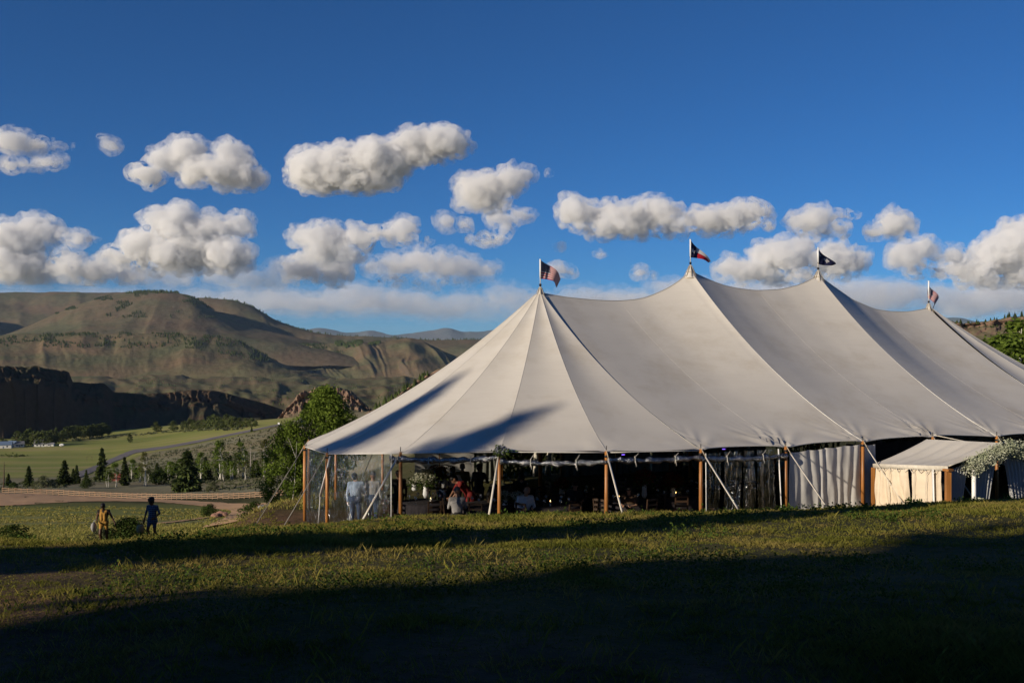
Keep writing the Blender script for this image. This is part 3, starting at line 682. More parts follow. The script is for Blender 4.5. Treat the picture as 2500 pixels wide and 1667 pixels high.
# walls
def sheet(p0, p1, z0, z1, zb0, zb1, fold, nf, n1=90, n2=16, seed=0, gather=.4, lean=0.0, pinch=None):
    """hanging cloth from p0 to p1 (s,w); z tops, zb bottoms"""
    u = np.linspace(0, 1, n1)[:, None]; v = np.linspace(0, 1, n2)[None]
    s = p0[0] + (p1[0] - p0[0]) * u + 0 * v; w = p0[1] + (p1[1] - p0[1]) * u + 0 * v
    L = math.hypot(p1[0] - p0[0], p1[1] - p0[1]); nx, ny = -(p1[1] - p0[1]) / L, (p1[0] - p0[0]) / L
    wv = fold * (gather + (1 - gather) * v) * (.75 + .5 * fbm(u * nf * .5 + seed, v * .8, seed + 5, 2)) * np.sin(2 * math.pi * (nf * u + .8 * fbm(u * nf * .45 + seed, v * .9, seed, 3) + lean * v * fbm(u * 3, v, seed, 2))) + fold * .6 * fbm(u * nf * .8, v * 2.5 + seed, seed, 3)
    if pinch is not None: s = s + (pinch - s) * .0
    s = s + nx * wv; w = w + ny * wv
    z = (z0 + (z1 - z0) * u) * (1 - v) + (zb0 + (zb1 - zb0) * u) * v + 0 * s
    z = z - .03 * np.abs(np.sin(nf * math.pi * u * .5)) * (1 - v)
    x, y = TXY(s, w); return np.stack([x, y, z], -1).reshape(-1, 3), grid_faces(n1, n2)
ends = list(zip(left_end, left_z))
def lerp2(a, b_, t): return (a[0][0] + (b_[0][0] - a[0][0]) * t, a[0][1] + (b_[0][1] - a[0][1]) * t), a[1] + (b_[1] - a[1]) * t
for i, (t0, t1) in ((3, (.12, 1)), (4, (0, 1)), (5, (0, 1)), (6, (0, .7))):
    (a, za), (b_, zb) = lerp2(ends[i], ends[i + 1], t0), lerp2(ends[i], ends[i + 1], t1)
    v, f = sheet(a, b_, za - .03, zb - .03, pad_z(*a) - .02, pad_z(*b_) - .02, .035, 7, 80, 14, seed=i, lean=.8)
    tpart('clear_wall', v, f, MAT_CLEAR)
# white zipper webbing on the clear wall
(a, za) = lerp2(ends[3], ends[4], .12)
tpiece('webbing', beam(T(*a, za - .02), T(*a, pad_z(*a)), .07, .02), MAT_WHITE)
q0, q1 = T(-5.45, 6.05, -3.08), T(-5.62, 6.75, pad_z(-5.5, 6.4))
tpiece('webbing', [beam(q0, q0 * .45 + q1 * .55 + V(-.10, 0, 0), .09, .015), beam(q0 * .45 + q1 * .55 + V(-.10, 0, 0), q1, .09, .015)], MAT_WHITE)
# rolled-up clear wall under the eave, tied with white tapes
seqs = [(lerp2(ends[3], ends[4], .12), ends[3]), (ends[3], ends[2]), (ends[2], ends[1]), (ends[1], ends[0]), (ends[0], ((6.1, 0), -2.82))]
for j, (A, B) in enumerate(seqs):
    n_ = 60; t = np.linspace(0, 1, n_)
    dr = [.16, .17, .26, .20, .24][j]
    pts, rr = [], []
    for q in t:
        s, w = A[0][0] + (B[0][0] - A[0][0]) * q, A[0][1] + (B[0][1] - A[0][1]) * q
        pts.append(T(s, w - .02, A[1] + (B[1] - A[1]) * q - dr - .05 * math.sin(math.pi * q) + .012 * math.sin(40 * q + j)))
        rr.append(.075 + .018 * math.sin(23 * q + j) + .012 * math.sin(61 * q))
    tpiece('rolled_wall', tube(pts, rr, 10), MAT_ROLL)
    for q in ((.02, .5) if j == 0 else (.3, .72)):
        k = int(q * (n_ - 1)); p = pts[k]
        ring_ = [p + .1 * (V(0, -AX, 0) * math.cos(a) + V(0, 0, 1) * math.sin(a)) for a in np.linspace(0, 2 * math.pi, 12)]
        tpiece('tie', [tube(ring_, .010, 5), tube([p + V(0, -.1, -.02), p + V(.03, -.12, -.16)], .008, 5), tube([p + V(0, 0, .08), p + V(.10, 0, dr - .02)], .006, 5)], MAT_SEAMD)
# vinyl doors pushed aside between the poles beyond, and the white drape
for j, (s0, s1, nf) in enumerate(((3.3, 3.75, 3), (3.9, 4.5, 3), (4.6, 5.0, 2), (5.1, 5.75, 3))):
    v, f = sheet((s0, .05), (s1, .05), -2.85, -2.86, pad_z(s0, 0), pad_z(s1, 0), .06, nf, 40, 12, seed=30 + j)
    tpart('clear_wall', v, f, MAT_CLEAR)
tpiece('webbing', beam(T(3.2, -.02, -2.86), T(3.22, -.02, pad_z(3.2, 0)), .05, .02), MAT_WHITE)
tpiece('webbing', beam(T(5.80, -.02, -2.86), T(5.95, -.02, pad_z(6, 0)), .07, .02), MAT_WHITE)
v, f = sheet((6.25, .02), (9.1, .02), -2.98, -2.86, pad_z(6.2, 0), pad_z(9.1, 0), .032, 8, 200, 26, seed=5, gather=.7, lean=.5)
tpart('side_drape', v, f, MAT_DRAPE)
v, f = sheet((9.3, .02), (9.75, .1), -2.9, -2.9, pad_z(9.2, 0), pad_z(9.7, 0), .06, 2, 40, 16, seed=8)
tpart('side_drape', v, f, MAT_DRAPE)
# far wall, seen through the open side
def far_wall(s0, s1, zt, zb, mat, seed, fold=.03, nf=5):
    v, f = sheet((s0, WID - .05), (s1, WID - .05), eave_z(s0, WID) - zt, eave_z(s1, WID) - zt, pad_z(s0, WID) + zb, pad_z(s1, WID) + zb, fold, nf, 60, 10, seed=seed)
    return tpart('far_wall', v, f, mat)
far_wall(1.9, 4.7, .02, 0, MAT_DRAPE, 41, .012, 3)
MAT_FARW = cloth_material('shade_toned_canvas', (.20, .21, .18), (.15, .16, .14), .9, .1)  # white far panels: the tent's inner shade is put into this grey-green colour
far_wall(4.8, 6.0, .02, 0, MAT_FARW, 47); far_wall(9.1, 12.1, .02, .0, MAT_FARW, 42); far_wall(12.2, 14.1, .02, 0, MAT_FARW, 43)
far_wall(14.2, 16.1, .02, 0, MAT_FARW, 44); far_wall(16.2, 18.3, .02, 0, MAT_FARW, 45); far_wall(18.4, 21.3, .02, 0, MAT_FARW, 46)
MAT_WIN = mat_simple('wall_window_vinyl', (.16, .24, .33), (.10, .16, .24), 2, .15, spec=.8)
MAT_WIN2 = mat_simple('wall_window_green', (.07, .12, .06), (.03, .06, .03), 3, .2, spec=.8)
for (s0, s1, mt) in ((3.15, 3.65, MAT_WIN), (3.75, 4.25, MAT_WIN2)):
    tpiece('wall_window', beam(T((s0 + s1) / 2, WID - .14, eave_z(3, WID) - .05), T((s0 + s1) / 2, WID - .14, eave_z(3, WID) - .72), s1 - s0, .02), mt, False)
# wall behind the band at the right end
for i in range(1, 8):
    a, b_ = right_end[i], right_end[i + 1]
    v, f = sheet(a, b_, right_z[i] - .03, right_z[i + 1] - .03, pad_z(*a), pad_z(*b_), .05, 6, 60, 10, seed=60 + i)
    tpart('side_drape', v, f, MAT_DRAPE)
print('tent', round(time.time() - T0, 1))
# ------------------------------------------------------------------ trees, shrubs
MAT_BARKW = mat_simple('aspen_bark', (.62, .60, .52), (.36, .34, .29), 5, .9)
MAT_BARK = mat_simple('conifer_bark', (.12, .08, .055), (.07, .045, .03), 6, .95)
MAT_SNAG = mat_simple('bleached_deadwood', (.42, .38, .34), (.24, .21, .19), 5, .95)
MAT_NEEDLE = mat_leaf('needles', (.082, .105, .032), (.042, .060, .02), .5, .2)
MAT_ASPEN = mat_leaf('aspen_leaves', (.165, .225, .038), (.085, .13, .023), .9, .4)
MAT_ASPEN2 = mat_leaf('pale_aspen_leaves', (.17, .165, .055), (.09, .10, .03), .5, .35)
MAT_COTTON = mat_leaf('cottonwood_leaves', (.14, .16, .052), (.068, .088, .03), .12, .25)
MAT_SAGEL = mat_leaf('sage_leaves', (.15, .16, .085), (.08, .09, .045), 1.5, .2)
MAT_SHRUB = mat_leaf('shrub_leaves', (.075, .11, .028), (.035, .055, .015), 1.2, .3)
def quads(c, size, rng, up=.3, stretch=1.0, dirs=None):
    """leaf-sized four-cornered faces about the centres c"""
    n_ = len(c); nrm = rng.normal(size=(n_, 3)); nrm[:, 2] += up; nrm /= np.linalg.norm(nrm, axis=1)[:, None]
    a = rng.normal(size=(n_, 3)) if dirs is None else dirs + .25 * rng.normal(size=(n_, 3))
    a = a - nrm * (a * nrm).sum(1)[:, None]; a /= np.linalg.norm(a, axis=1)[:, None] + 1e-9
    b_ = np.cross(nrm, a); s = (np.asarray(size) * rng.uniform(.6, 1.25, n_))[:, None]
    v = np.stack([c - a * s * stretch, c + b_ * s * .62, c + a * s * stretch, c - b_ * s * .62], 1)
    return v.reshape(-1, 3), np.arange(n_ * 4).reshape(-1, 4)
def tree_root(name, trunk, crown, mt, mc, label, cat='tree', group=None):
    r = empty(name, (0, 0, -500), label, cat, group)
    if trunk is not None: mesh_obj('trunk', trunk[0], trunk[1], mt, r, True)
    mesh_obj('crown', crown[0], crown[1], mc, r)
    return r
def conifer_mesh(h, r, seed, lv=26, br=9, per=7, bare=.06, q=.30):
    rng = np.random.RandomState(seed); C, Dn, S = [], [], []
    for i in range(lv):
        f = (i + rng.uniform(-.3, .3)) / lv; z = h * (bare + (1 - bare) * f)
        L0 = r * (1 - f) ** .8 * (1.0 if f > .08 else .75) + .04 * r
        for k in range(br):
            if rng.rand() < .18: continue
            a = rng.uniform(0, 2 * math.pi); L = L0 * rng.uniform(.55, 1.15)
            for j in range(per):
                t = (j + .6) / per
                C.append((math.cos(a) * L * t, math.sin(a) * L * t, z - .22 * L * t ** 1.5 + rng.uniform(-.05, .05) * r + .08 * L * (t > .85)))
                Dn.append((math.cos(a), math.sin(a), -.35)); S.append(q * r * (1.15 - .55 * t) * (.6 + .4 * (1 - f)))
    for j in range(14): C.append((rng.normal() * .03 * r, rng.normal() * .03 * r, h * (.93 + .07 * j / 14))); Dn.append((0, 0, 1)); S.append(q * r * .35)
    v, fq = quads(np.array(C), np.array(S), rng, .6, 1.25, np.array(Dn))
    return tube([(0, 0, -.3), (.02, 0, h * .5), (0, 0, h * .97)], [r * .10, r * .06, .01], 7), (v, fq)
def leafy_mesh(h, rx, bare, seed, clumps=40, per=60, leaf=.12, trunks=1, cr=.28, lean=.1, taper=.5, trunk_r=.018, bare_branch=True):
    rng = np.random.RandomState(seed); pieces, C = [], []
    tops = []
    for k in range(trunks):
        a = rng.uniform(0, 6.28); o = (0 if trunks == 1 else rng.uniform(.15, .35) * rx)
        b0 = V(math.cos(a) * o, math.sin(a) * o, -.25); t0 = V(b0[0] * 1.6 + rng.normal() * lean * rx, b0[1] * 1.6 + rng.normal() * lean * rx, h * rng.uniform(.8, .95))
        m1 = b0 * .5 + t0 * .5 + V(rng.normal() * .04 * h, rng.normal() * .04 * h, 0)
        pieces.append(tube([b0, b0 * .7 + m1 * .3, m1, t0], [h * trunk_r, h * trunk_r * .8, h * trunk_r * .55, h * trunk_r * .12], 7)); tops.append((b0, m1, t0))
    for c in range(clumps):
        f = rng.uniform(0, 1) ** .85; z = h * (bare + (1 - bare) * f)
        env = rx * (math.sin(math.pi * min(1, (.12 + .88 * f))) ** .6 * (1 - taper * f) + .05)
        a = rng.uniform(0, 2 * math.pi); rr = env * math.sqrt(rng.uniform(.05, 1))
        cc = V(math.cos(a) * rr, math.sin(a) * rr, min(z, h))
        if c % 3 == 0:
            b0, m1, t0 = tops[c % len(tops)]; q = np.clip((z / h - .1) / .9, 0, 1) * .85
            s0 = b0 + (t0 - b0) * q; pieces.append(tube([s0, (s0 + cc) / 2 + V(0, 0, .03 * h), cc], [h * trunk_r * .3, h * trunk_r * .2, h * trunk_r * .06], 4, False))
        n_ = int(per * rng.uniform(.6, 1.4)); g = rng.normal(size=(n_, 3)); g /= np.linalg.norm(g, axis=1)[:, None]
        g *= rng.uniform(.2, 1, n_)[:, None] ** .5 * cr * rx * rng.uniform(.6, 1.3) * np.array([1, 1, .8])
        C.append(cc + g)
    C = np.concatenate(C); C[:, 2] = np.maximum(C[:, 2], .03 * h)
    v, f = quads(C, leaf, rng, .25)
    return M(*pieces), (v, f)
protos = []
def proto(*a, **k): o = tree_root(*a, **k); protos.append(o); return o
def kill(o):
    for c in list(o.children): bpy.data.objects.remove(c)
    bpy.data.objects.remove(o)
CON = [(conifer_mesh(10, 2.5, s), ) for s in (1, 2, 3)]
CON_P = [proto('conifer_tree', c[0][0], c[0][1], MAT_BARK, MAT_NEEDLE, 'x') for c in CON]
PINE_P = proto('pine_tree', *conifer_mesh(10, 3.6, 9, 24, 13, 9, .03, .34), MAT_BARK, MAT_NEEDLE, 'x')
ASP_P = [proto('aspen_tree', *leafy_mesh(10, 2.1, .30, s, 34, 46, .20, 2, .42), MAT_BARKW, MAT_ASPEN, 'x') for s in (4, 5, 6)]
ASP2_P = [proto('aspen_tree', *leafy_mesh(10, 1.7, .38, s, 26, 36, .19, 2, .42), MAT_BARKW, MAT_ASPEN2, 'x') for s in (14, 15)]
COT_P = [proto('cottonwood_tree', *leafy_mesh(12, 5.0, .12, s, 46, 30, .55, 2, .34, taper=.25), MAT_BARK, MAT_COTTON, 'x') for s in (7, 8, 9)]
SHR_P = [proto('shrub', *leafy_mesh(1.0, .75, .05, s, 40, 60, .05, 4, .36, taper=.2, trunk_r=.02), MAT_BARK, MAT_SHRUB, 'x') for s in (21, 22)]
SAG_P = [proto('sagebrush', *leafy_mesh(1.0, .75, .05, s, 30, 45, .06, 4, .36, taper=.2, trunk_r=.02), MAT_BARK, MAT_SAGEL, 'x') for s in (23, 24)]
def plant(src, px, d, h, w=None, rz=None, label=None, group=None, h0=10.0):
    p = on_ground(px, d); s = h / h0; sw_ = s if w is None else w
    return copy_tree(src, p, random.uniform(0, 6.28) if rz is None else rz, (sw_, sw_, s), label, group)
def tree_at(src, px, top, base, label, group, d0=200., d1=420., w=1.0, h0=10.0):
    p = hit(px, base, d0, d1); h = (base - top) / F * p[1]; w *= 1.3
    return copy_tree(src, tuple(p), random.uniform(0, 6.28), (h / h0 * w, h / h0 * w, h / h0), label, group)
G1 = 'trees along the slope behind the rail fence'
for px, top, base, w, i, lab in ((19, 1087, 1116, 1.0, 0, 'small conifer by the rail fence at the left edge'), (66, 1070, 1117, .95, 1, 'spiky conifer standing alone behind the left part of the fence'),
        (148, 1057, 1114, 1.15, 2, 'broad dark conifer behind the fence, left of the paved road'), (176, 1068, 1111, .8, 0, 'slim conifer touching the broad dark one on its right'),
        (168, 1076, 1112, .8, 1, 'short conifer squeezed between the broad and the slim one'), (198, 1079, 1109, .85, 2, 'conifer in front of the near end of the paved road'),
        (234, 1026, 1103, .72, 1, 'tallest narrow conifer beside the paved road'), (224, 1072, 1105, 1.0, 0, 'dark low conifer at the foot of the tallest narrow one'),
        (286, 1050, 1115, .7, 2, 'ragged conifer behind the two small aspens'), (313, 1068, 1097, 1.0, 1, 'low dark conifer left of the pale thin aspen'),
        (345, 1072, 1092, 1.0, 0, 'little dark conifer just behind the pale thin aspen'), (529, 1046, 1102, .7, 2, 'slender conifer between the two tall aspens'),
        (472, 1048, 1104, .85, 0, 'conifer standing behind the big pine on its right')):
    tree_at(CON_P[i], px, top, base, lab, G1, w=w)
tree_at(CON_P[0], 550, 1005, 1017, 'tiny lone conifer on the bare sage slope', G1, 420, 1200, 1.1)
tree_at(CON_P[1], 578, 980, 992, 'small conifer where the paved road meets the hill', G1, 500, 1300, 1.0)
tree_at(PINE_P, 430, 1037, 1130, 'biggest broad pine right behind the fence', G1, w=.82)
for px, top, base, w, i, k, lab in ((249, 1073, 1119, .9, 0, 0, 'left one of the two small white-stemmed aspens'), (264, 1065, 1118, .9, 1, 0, 'right one of the two small white-stemmed aspens'),
        (331, 1040, 1115, .85, 0, 1, 'pale thin aspen with a bare white stem behind the fence'), (502, 1013, 1104, 1.0, 2, 0, 'tall aspen with a bright stem, first of the tall pair'),
        (552, 1018, 1099, 1.0, 0, 0, 'tall aspen right of the slender conifer, second of the tall pair'), (461, 1041, 1106, .8, 1, 0, 'aspen leaning out behind the big pine'),
        (589, 1058, 1097, 1.1, 2, 0, 'low leafy aspen under the bleached snags'), (612, 1052, 1096, 1.2, 1, 0, 'bushy aspen half behind the near aspen clump'),
        (608, 1008, 1096, .75, 1, 1, 'tall sparse aspen with a small crown above the bushy one'), (629, 1024, 1096, .7, 0, 1, 'sparse aspen touching the near aspen clump'),
        (392, 1061, 1106, 1.2, 1, 0, 'green aspen thicket left of the big pine'), (407, 1063, 1095, 1.1, 2, 0, 'small aspen peeping over the thicket by the big pine'), (515, 1062, 1104, 1.0, 1, 0, 'leafy aspen under the tall pair')):
    tree_at((ASP_P if k == 0 else ASP2_P)[i], px, top, base, lab, G1, w=w)
for px, h_, base, lab in ((30, 14, 1123, 'green shrub at the left end of the fence'), (98, 24, 1120, 'grey-brown shrub behind the fence near the lone conifer'), (200, 18, 1121, 'bright shrub in front of the conifer by the road'), (366, 30, 1112, 'dense shrub left of the aspen thicket'), (489, 21, 1131, 'upright shrub just behind the fence'), (120, 16, 1119, 'low grey shrub between lone and broad conifers'), (80, 10, 1119, 'small grey shrub at the foot of the lone conifer')):
    p = hit(px, base, 180, 420); hh = h_ / F * p[1]
    copy_tree(SHR_P[0] if px in (30, 200, 366) else SAG_P[0], tuple(p), random.uniform(0, 6), (hh * 1.1, hh * 1.1, hh), lab, 'shrubs behind the rail fence')
def snag(px, top, base, lab, mat=MAT_SNAG):
    p = hit(px, base, 200, 420); h = (base - top) / F * p[1]; r = empty('dead_tree', tuple(p), lab, 'dead tree', 'bare dead trees behind the fence')
    part('trunk', tube([(0, 0, -.3), (.1, 0, h * .5), (.15, .05, h)], [.22, .15, .03], 7), mat, r, True)
    for k in range(7):
        z = h * random.uniform(.35, .95); a = random.uniform(0, 6.28); L = random.uniform(.3, 1.0)
        part('branch', tube([(.1, 0, z), (.1 + L * math.cos(a), L * math.sin(a), z + .3 * L)], [.045, .012], 5), mat, r, True)
snag(575, 1019, 1098, 'taller of two bleached bare trunks in the aspens'); snag(583, 1040, 1097, 'shorter of two bleached bare trunks in the aspens'); snag(8, 1060, 1130, 'dark bare snag at the left edge of the picture', MAT_BARK)
# sagebrush cover beyond the fence: too many to count
def cover(name, label, spots, size, mat, per, leaf, seed):
    rng = np.random.RandomState(seed); n_ = len(spots); c = np.repeat(spots, per, 0); g = rng.normal(size=c.shape) * .45; g[:, 2] = np.abs(g[:, 2]) * .9
    v, f = quads(c + g * np.repeat(size, per)[:, None], np.repeat(size, per) * leaf, rng, .6)
    return tag(mesh_obj(name, v, f, mat), label, None, None, 'stuff')
rng = np.random.RandomState(5)
qx, qd = np.r_[rng.uniform(-40, 760, 5200), rng.uniform(280, 780, 4200)], np.exp(np.r_[rng.uniform(math.log(205), math.log(620), 5200), rng.uniform(math.log(330), math.log(950), 4200)])
X_ = (qx - CX) / F * qd; Z_ = ground_z(X_, qd); qy = HY - Z_ / qd * F
keep = (qy > np.interp(qx, [0, 200, 330, 480, 620, 700], [1112, 1100, 1050, 1018, 985, 955])) & (fbm(X_ * .03, qd * .02, 3, 3) > -.25)
keep &= ~((qy > 1126) & (qy < np.interp(qx, [0, 126, 300, 592, 760], [1170, 1170, 1170, 1185, 1185])))
SP = np.stack([X_, qd, Z_], -1)[keep]
cover('sagebrush_cover', 'grey-green sagebrush covering the slope beyond the fence', SP, rng.uniform(.35, .85, len(SP)) * np.clip(SP[:, 1] / 330, 1, 2), MAT_SAGEL, 8, .42, 6)
# river trees on the valley floor
G2 = 'cottonwoods along the far edge of the pasture'
zA = lambda x, y: (x / 6.534 / 1.063, (980 + y / 6.534) / 1.063)
zB = lambda x, y: ((320 + x / 6.19) / 1.063, (1000 + y / 6.19) / 1.063)
ORD = lambda k: str(k + 1) + ('th' if 10 <= k % 100 <= 12 else {0: 'st', 1: 'nd', 2: 'rd'}.get(k % 10, 'th'))
riv = [(zA(x, a), zA(x, b_)[1]) for x, a, b_ in ((30, 610, 705), (90, 640, 705), (285, 512, 712), (370, 545, 712), (465, 472, 705), (545, 515, 712), (600, 512, 714), (700, 505, 716), (770, 510, 712), (830, 490, 700), (1060, 436, 610), (1140, 428, 608), (1215, 428, 604), (1290, 425, 598), (1360, 424, 590), (1430, 418, 584), (1505, 398, 576), (1580, 398, 566), (1640, 386, 558), (1705, 396, 552), (1000, 500, 640), (940, 540, 650))]
riv += [(zB(x, a), zB(x, b_)[1]) for x, a, b_ in ((385, 218, 345), (640, 198, 326), (800, 198, 312), (880, 168, 312), (950, 190, 308), (1020, 185, 304), (1095, 176, 302), (1180, 138, 300), (1260, 106, 298), (1340, 150, 294), (1440, 108, 290), (1510, 130, 288), (1570, 150, 285), (1640, 160, 280), (1730, 158, 272), (1820, 158, 262), (1880, 196, 258))]
for j, ((px, top), base) in enumerate(sorted(riv, key=lambda q: q[0][0])):
    tree_at(COT_P[j % 3], px, top - 4, base, f'{ORD(j)} cottonwood from the left in the river row under the dark cliff', G2, 800., 1500., random.uniform(.75, 1.0), 12.0)
(px, top), base = zA(890, 418), zA(890, 662)[1]
tree_at(COT_P[0], px, top, base, 'narrow upright poplar standing taller than the river row', G2, 800., 1500., .38, 12.0)
(px, top), base = zA(2070, 515), zA(2070, 662)[1]
tree_at(COT_P[1], px, top, base, 'lone round cottonwood out in the open pasture', G2, 700., 1400., .62, 12.0)
rng = np.random.RandomState(9); sp = []
for t in np.linspace(0, 1, 90):
    px, py = (np.interp(t, [0, .45, .75, 1], [zA(980, 0)[0], zA(2050, 0)[0], zB(900, 0)[0], zB(1700, 0)[0]]), np.interp(t, [0, .45, .75, 1], [zA(0, 640)[1], zA(0, 545)[1], zB(0, 325)[1], zB(0, 290)[1]]))
    p = hit(px, py, 800, 1500); sp.append(p + V(rng.normal() * 4, rng.normal() * 4, 0))
cover('riverside_scrub', 'low pale willow scrub edging the far pasture', np.array(sp), rng.uniform(1.2, 2.6, 90), MAT_SAGEL, 22, .5, 10)
sp = [hit(zA(x, 0)[0], zA(0, y)[1], 500, 1300) + V(0, rng.normal() * 5, 0) for x, y in zip(rng.uniform(0, 420, 34), rng.normal(870, 7, 34))]
cover('pasture_scrub', 'dark strip of scrub across the left of the pasture', np.array(sp), rng.uniform(.8, 1.6, 34), MAT_COTTON, 22, .5, 11)
# brush and conifers on the far hills
def surf_scatter(objname, idx, n_, cond, seed):
    o = [q for q in sc.objects if q.name.startswith(objname)][idx]; rng = np.random.RandomState(seed)
    co = np.empty(len(o.data.vertices) * 3, np.float32); o.data.vertices.foreach_get('co', co); co = co.reshape(-1, 3).astype(float)
    px, py = CX + F * co[:, 0] / co[:, 1], HY - F * co[:, 2] / co[:, 1]
    k = np.where(cond(px, py, co))[0]
    if not len(k): return np.zeros((0, 3))
    k = rng.choice(k, n_); return co[k] + rng.normal(size=(n_, 3)) * np.array([.8, .8, 0]) * (co[k, 1:2] / F)
def far_trees(name, label, sp, h, seed, mat=MAT_NEEDLE):
    rng = np.random.RandomState(seed); n_ = len(sp); k = 5; a = np.linspace(0, 2 * math.pi, k + 1)[:-1]
    hh = h * rng.uniform(.5, 1.3, n_); rr = hh * rng.uniform(.25, .42, n_)
    base = np.stack([np.cos(a), np.sin(a), np.zeros(k)], -1)
    v = np.concatenate([sp[:, None] + base[None] * rr[:, None, None], (sp + np.stack([0 * hh, 0 * hh, hh], -1))[:, None]], 1)
    f = (np.array([[i, (i + 1) % k, k] for i in range(k)])[None] + (np.arange(n_) * (k + 1))[:, None, None]).reshape(-1, 3)
    return tag(mesh_obj(name, v.reshape(-1, 3), f, mat), label, None, None, 'stuff')
noise_px = lambda px, py: fbm(px / 40, py / 12, 2, 3)
S1 = surf_scatter('hill', 4, 1500, lambda px, py, c: (py < np.interp(px, [0, 430, 600], [800, 800, 830])) & (py > 764) & (noise_px(px, py) > .0) & (px > -50) & (px < 640), 1)
S2 = surf_scatter('hill', 3, 1600, lambda px, py, c: (px > 585) & (px < 790) & (py > 790) & (py < 826) & (noise_px(px, py) > -.25), 2)
S3 = surf_scatter('mesa', 0, 1500, lambda px, py, c: (px > -50) & (px < 620) & (py < 730) & (noise_px(px, py) > .12), 3)
far_trees('juniper_scatter', 'dark juniper and brush dotted over the far slopes', np.concatenate([S1, S2, S3]), 11., 4)
S4 = surf_scatter('hill', 3, 900, lambda px, py, c: (px > 770) & (px < 885) & (py > 778) & (py < 797 - np.abs(px - 815) * .16 + 9 * fbm(px / 18, py / 9, 3, 2)) & (fbm(px / 12, py / 6, 7, 2) > -.3), 5)
far_trees('distant_conifer_wood', 'patch of dark conifer wood on the far right hill', S4, 15., 6)
S5 = surf_scatter('mesa', 0, 260, lambda px, py, c: (py < 674) & (px > -50) & (px < 460) & (c[:, 1] > 6300) & (c[:, 1] < 6800), 7)
S6 = surf_scatter('hill', 1, 240, lambda px, py, c: (c[:, 1] > 7000) & (c[:, 1] < 7400) & (px < 1150) & (px > 470), 8)
far_trees('skyline_trees', 'thin line of burnt trees along the mesa skyline', np.concatenate([S5, S6]), 15., 9)
S7 = surf_scatter('foothill', 0, 900, lambda px, py, c: (noise_px(px, py) > .1) & (px > -30) & (px < 1100), 12)
far_trees('foothill_brush', 'dark brush dotted over the rolling foothills', S7, 5., 13)
S8 = surf_scatter('rocky_ridge', 0, 70, lambda px, py, c: (px > 860) & (px < 985) & (py < np.interp(px, [860, 985], [945, 880])) & (c[:, 1] > 900), 14)
far_trees('ridge_conifers', 'conifers climbing the near rocky ridge', S8, 6.5, 15)
S9 = surf_scatter('rocky_ridge', 0, 160, lambda px, py, c: (px > 800) & (px < 1120) & (c[:, 1] < 930), 16)
far_trees('ridge_brush', 'dark brush dotted over the rocky ridge', S9, 3., 17)
S10 = surf_scatter('rocky_hill', 0, 150, lambda px, py, c: (px > 2100) & (px < 2500) & (c[:, 1] > 700) & (c[:, 1] < 780), 18)
far_trees('hilltop_brush', 'brush on top of the rocky hill behind the tent', S10, 2.2, 19)
for px, h in ((2308, 3.2), (2318, 4.6), (2331, 4.0), (2347, 5.0), (2264, 2.6)):
    p = P(px, np.interp(px, [2250, 2290, 2316, 2352], [741, 734, 729, 728]) + 2, 722)
    copy_tree(CON_P[int(px) % 3], p, px, (h / 10 * 1.3, h / 10 * 1.3, h / 10), {2264: 'smallest lone', 2308: 'first', 2318: 'second', 2331: 'third', 2347: 'last'}[px] + ' conifer from the left on the rocky hill skyline', 'conifers on the rocky hill skyline')
# the near aspen clump at the tent's left end
ap = on_ground(668, 41.0)
near_aspen = tree_root('aspen_tree', *leafy_mesh(4.5, 1.5, .06, 33, 220, 110, .055, 4, .26, lean=.2, taper=.25, trunk_r=.008), MAT_BARKW, MAT_ASPEN, 'large leafy aspen clump beside the left end of the tent')
near_aspen.location = on_ground(748, 41.0); near_aspen.scale = (1.05, 1.05, 1.0)
a2 = tree_root('aspen_tree', *leafy_mesh(3.6, 1.15, .12, 34, 120, 100, .052, 4, .30, lean=.3, taper=.30, trunk_r=.008), MAT_BARKW, MAT_ASPEN, 'lower aspen with thin white stems left of the big clump')
a2.location = on_ground(664, 40.0)
# shrubs near the crest of the lawn
for px, d, h, w, src, lab in ((297, 40, .95, 1.15, SHR_P[0], 'round dark bush between the two walking people'), (30, 42, .75, 1.1, SHR_P[1], 'dark bush at the left edge below the lawn crest'), (240, 43, .6, .9, SAG_P[1], 'dry grey bush behind the person in yellow'),
                              (580, 47, .75, .95, SHR_P[1], 'low green bush where the track meets the lawn crest'), (480, 108, 1.2, 1.2, SHR_P[0], 'dark green bush beside the red boulders')):
    p = on_ground(px, d); copy_tree(src, p, px, (w, w, h), lab, 'bushes on the slope below the lawn')
# trees behind the right end of the tent
G3 = 'trees behind the right end of the tent'
for src, px, d, h, w, lab in ((CON_P[0], 2262, 215, 15.5, 1.0, 'dark conifer rising behind the tent slope, under the rocky hill'), (CON_P[2], 2332, 205, 16.5, 1.2, 'taller dark conifer at the right edge under the rocky hill'), (CON_P[1], 2300, 230, 13, .9, 'conifer between the two taller ones behind the tent'),
        (CON_P[1], 2372, 200, 15, 1.2, 'conifer cut by the right edge of the picture')):
    plant(src, px, d, h, h / 10 * w, label=lab, group=G3)
for k, (px, d, h, w) in enumerate(((2345, 112, 11.6, 1.4), (2305, 110, 9.8, 1.5), (2395, 110, 11.4, 1.5), (2270, 114, 8.2, 1.5), (2330, 100, 8.6, 1.5))):
    plant(ASP_P[k % 3], px, d, h, h / 10 * w * 1.25, label=['tallest bright green willow behind the tent at right', 'bright green willow left of the tallest one behind the tent', 'bright green willow cut by the right edge', 'lowest bright green willow along the tent slope', 'bright willow in front of the tallest one behind the tent'][k], group=G3)
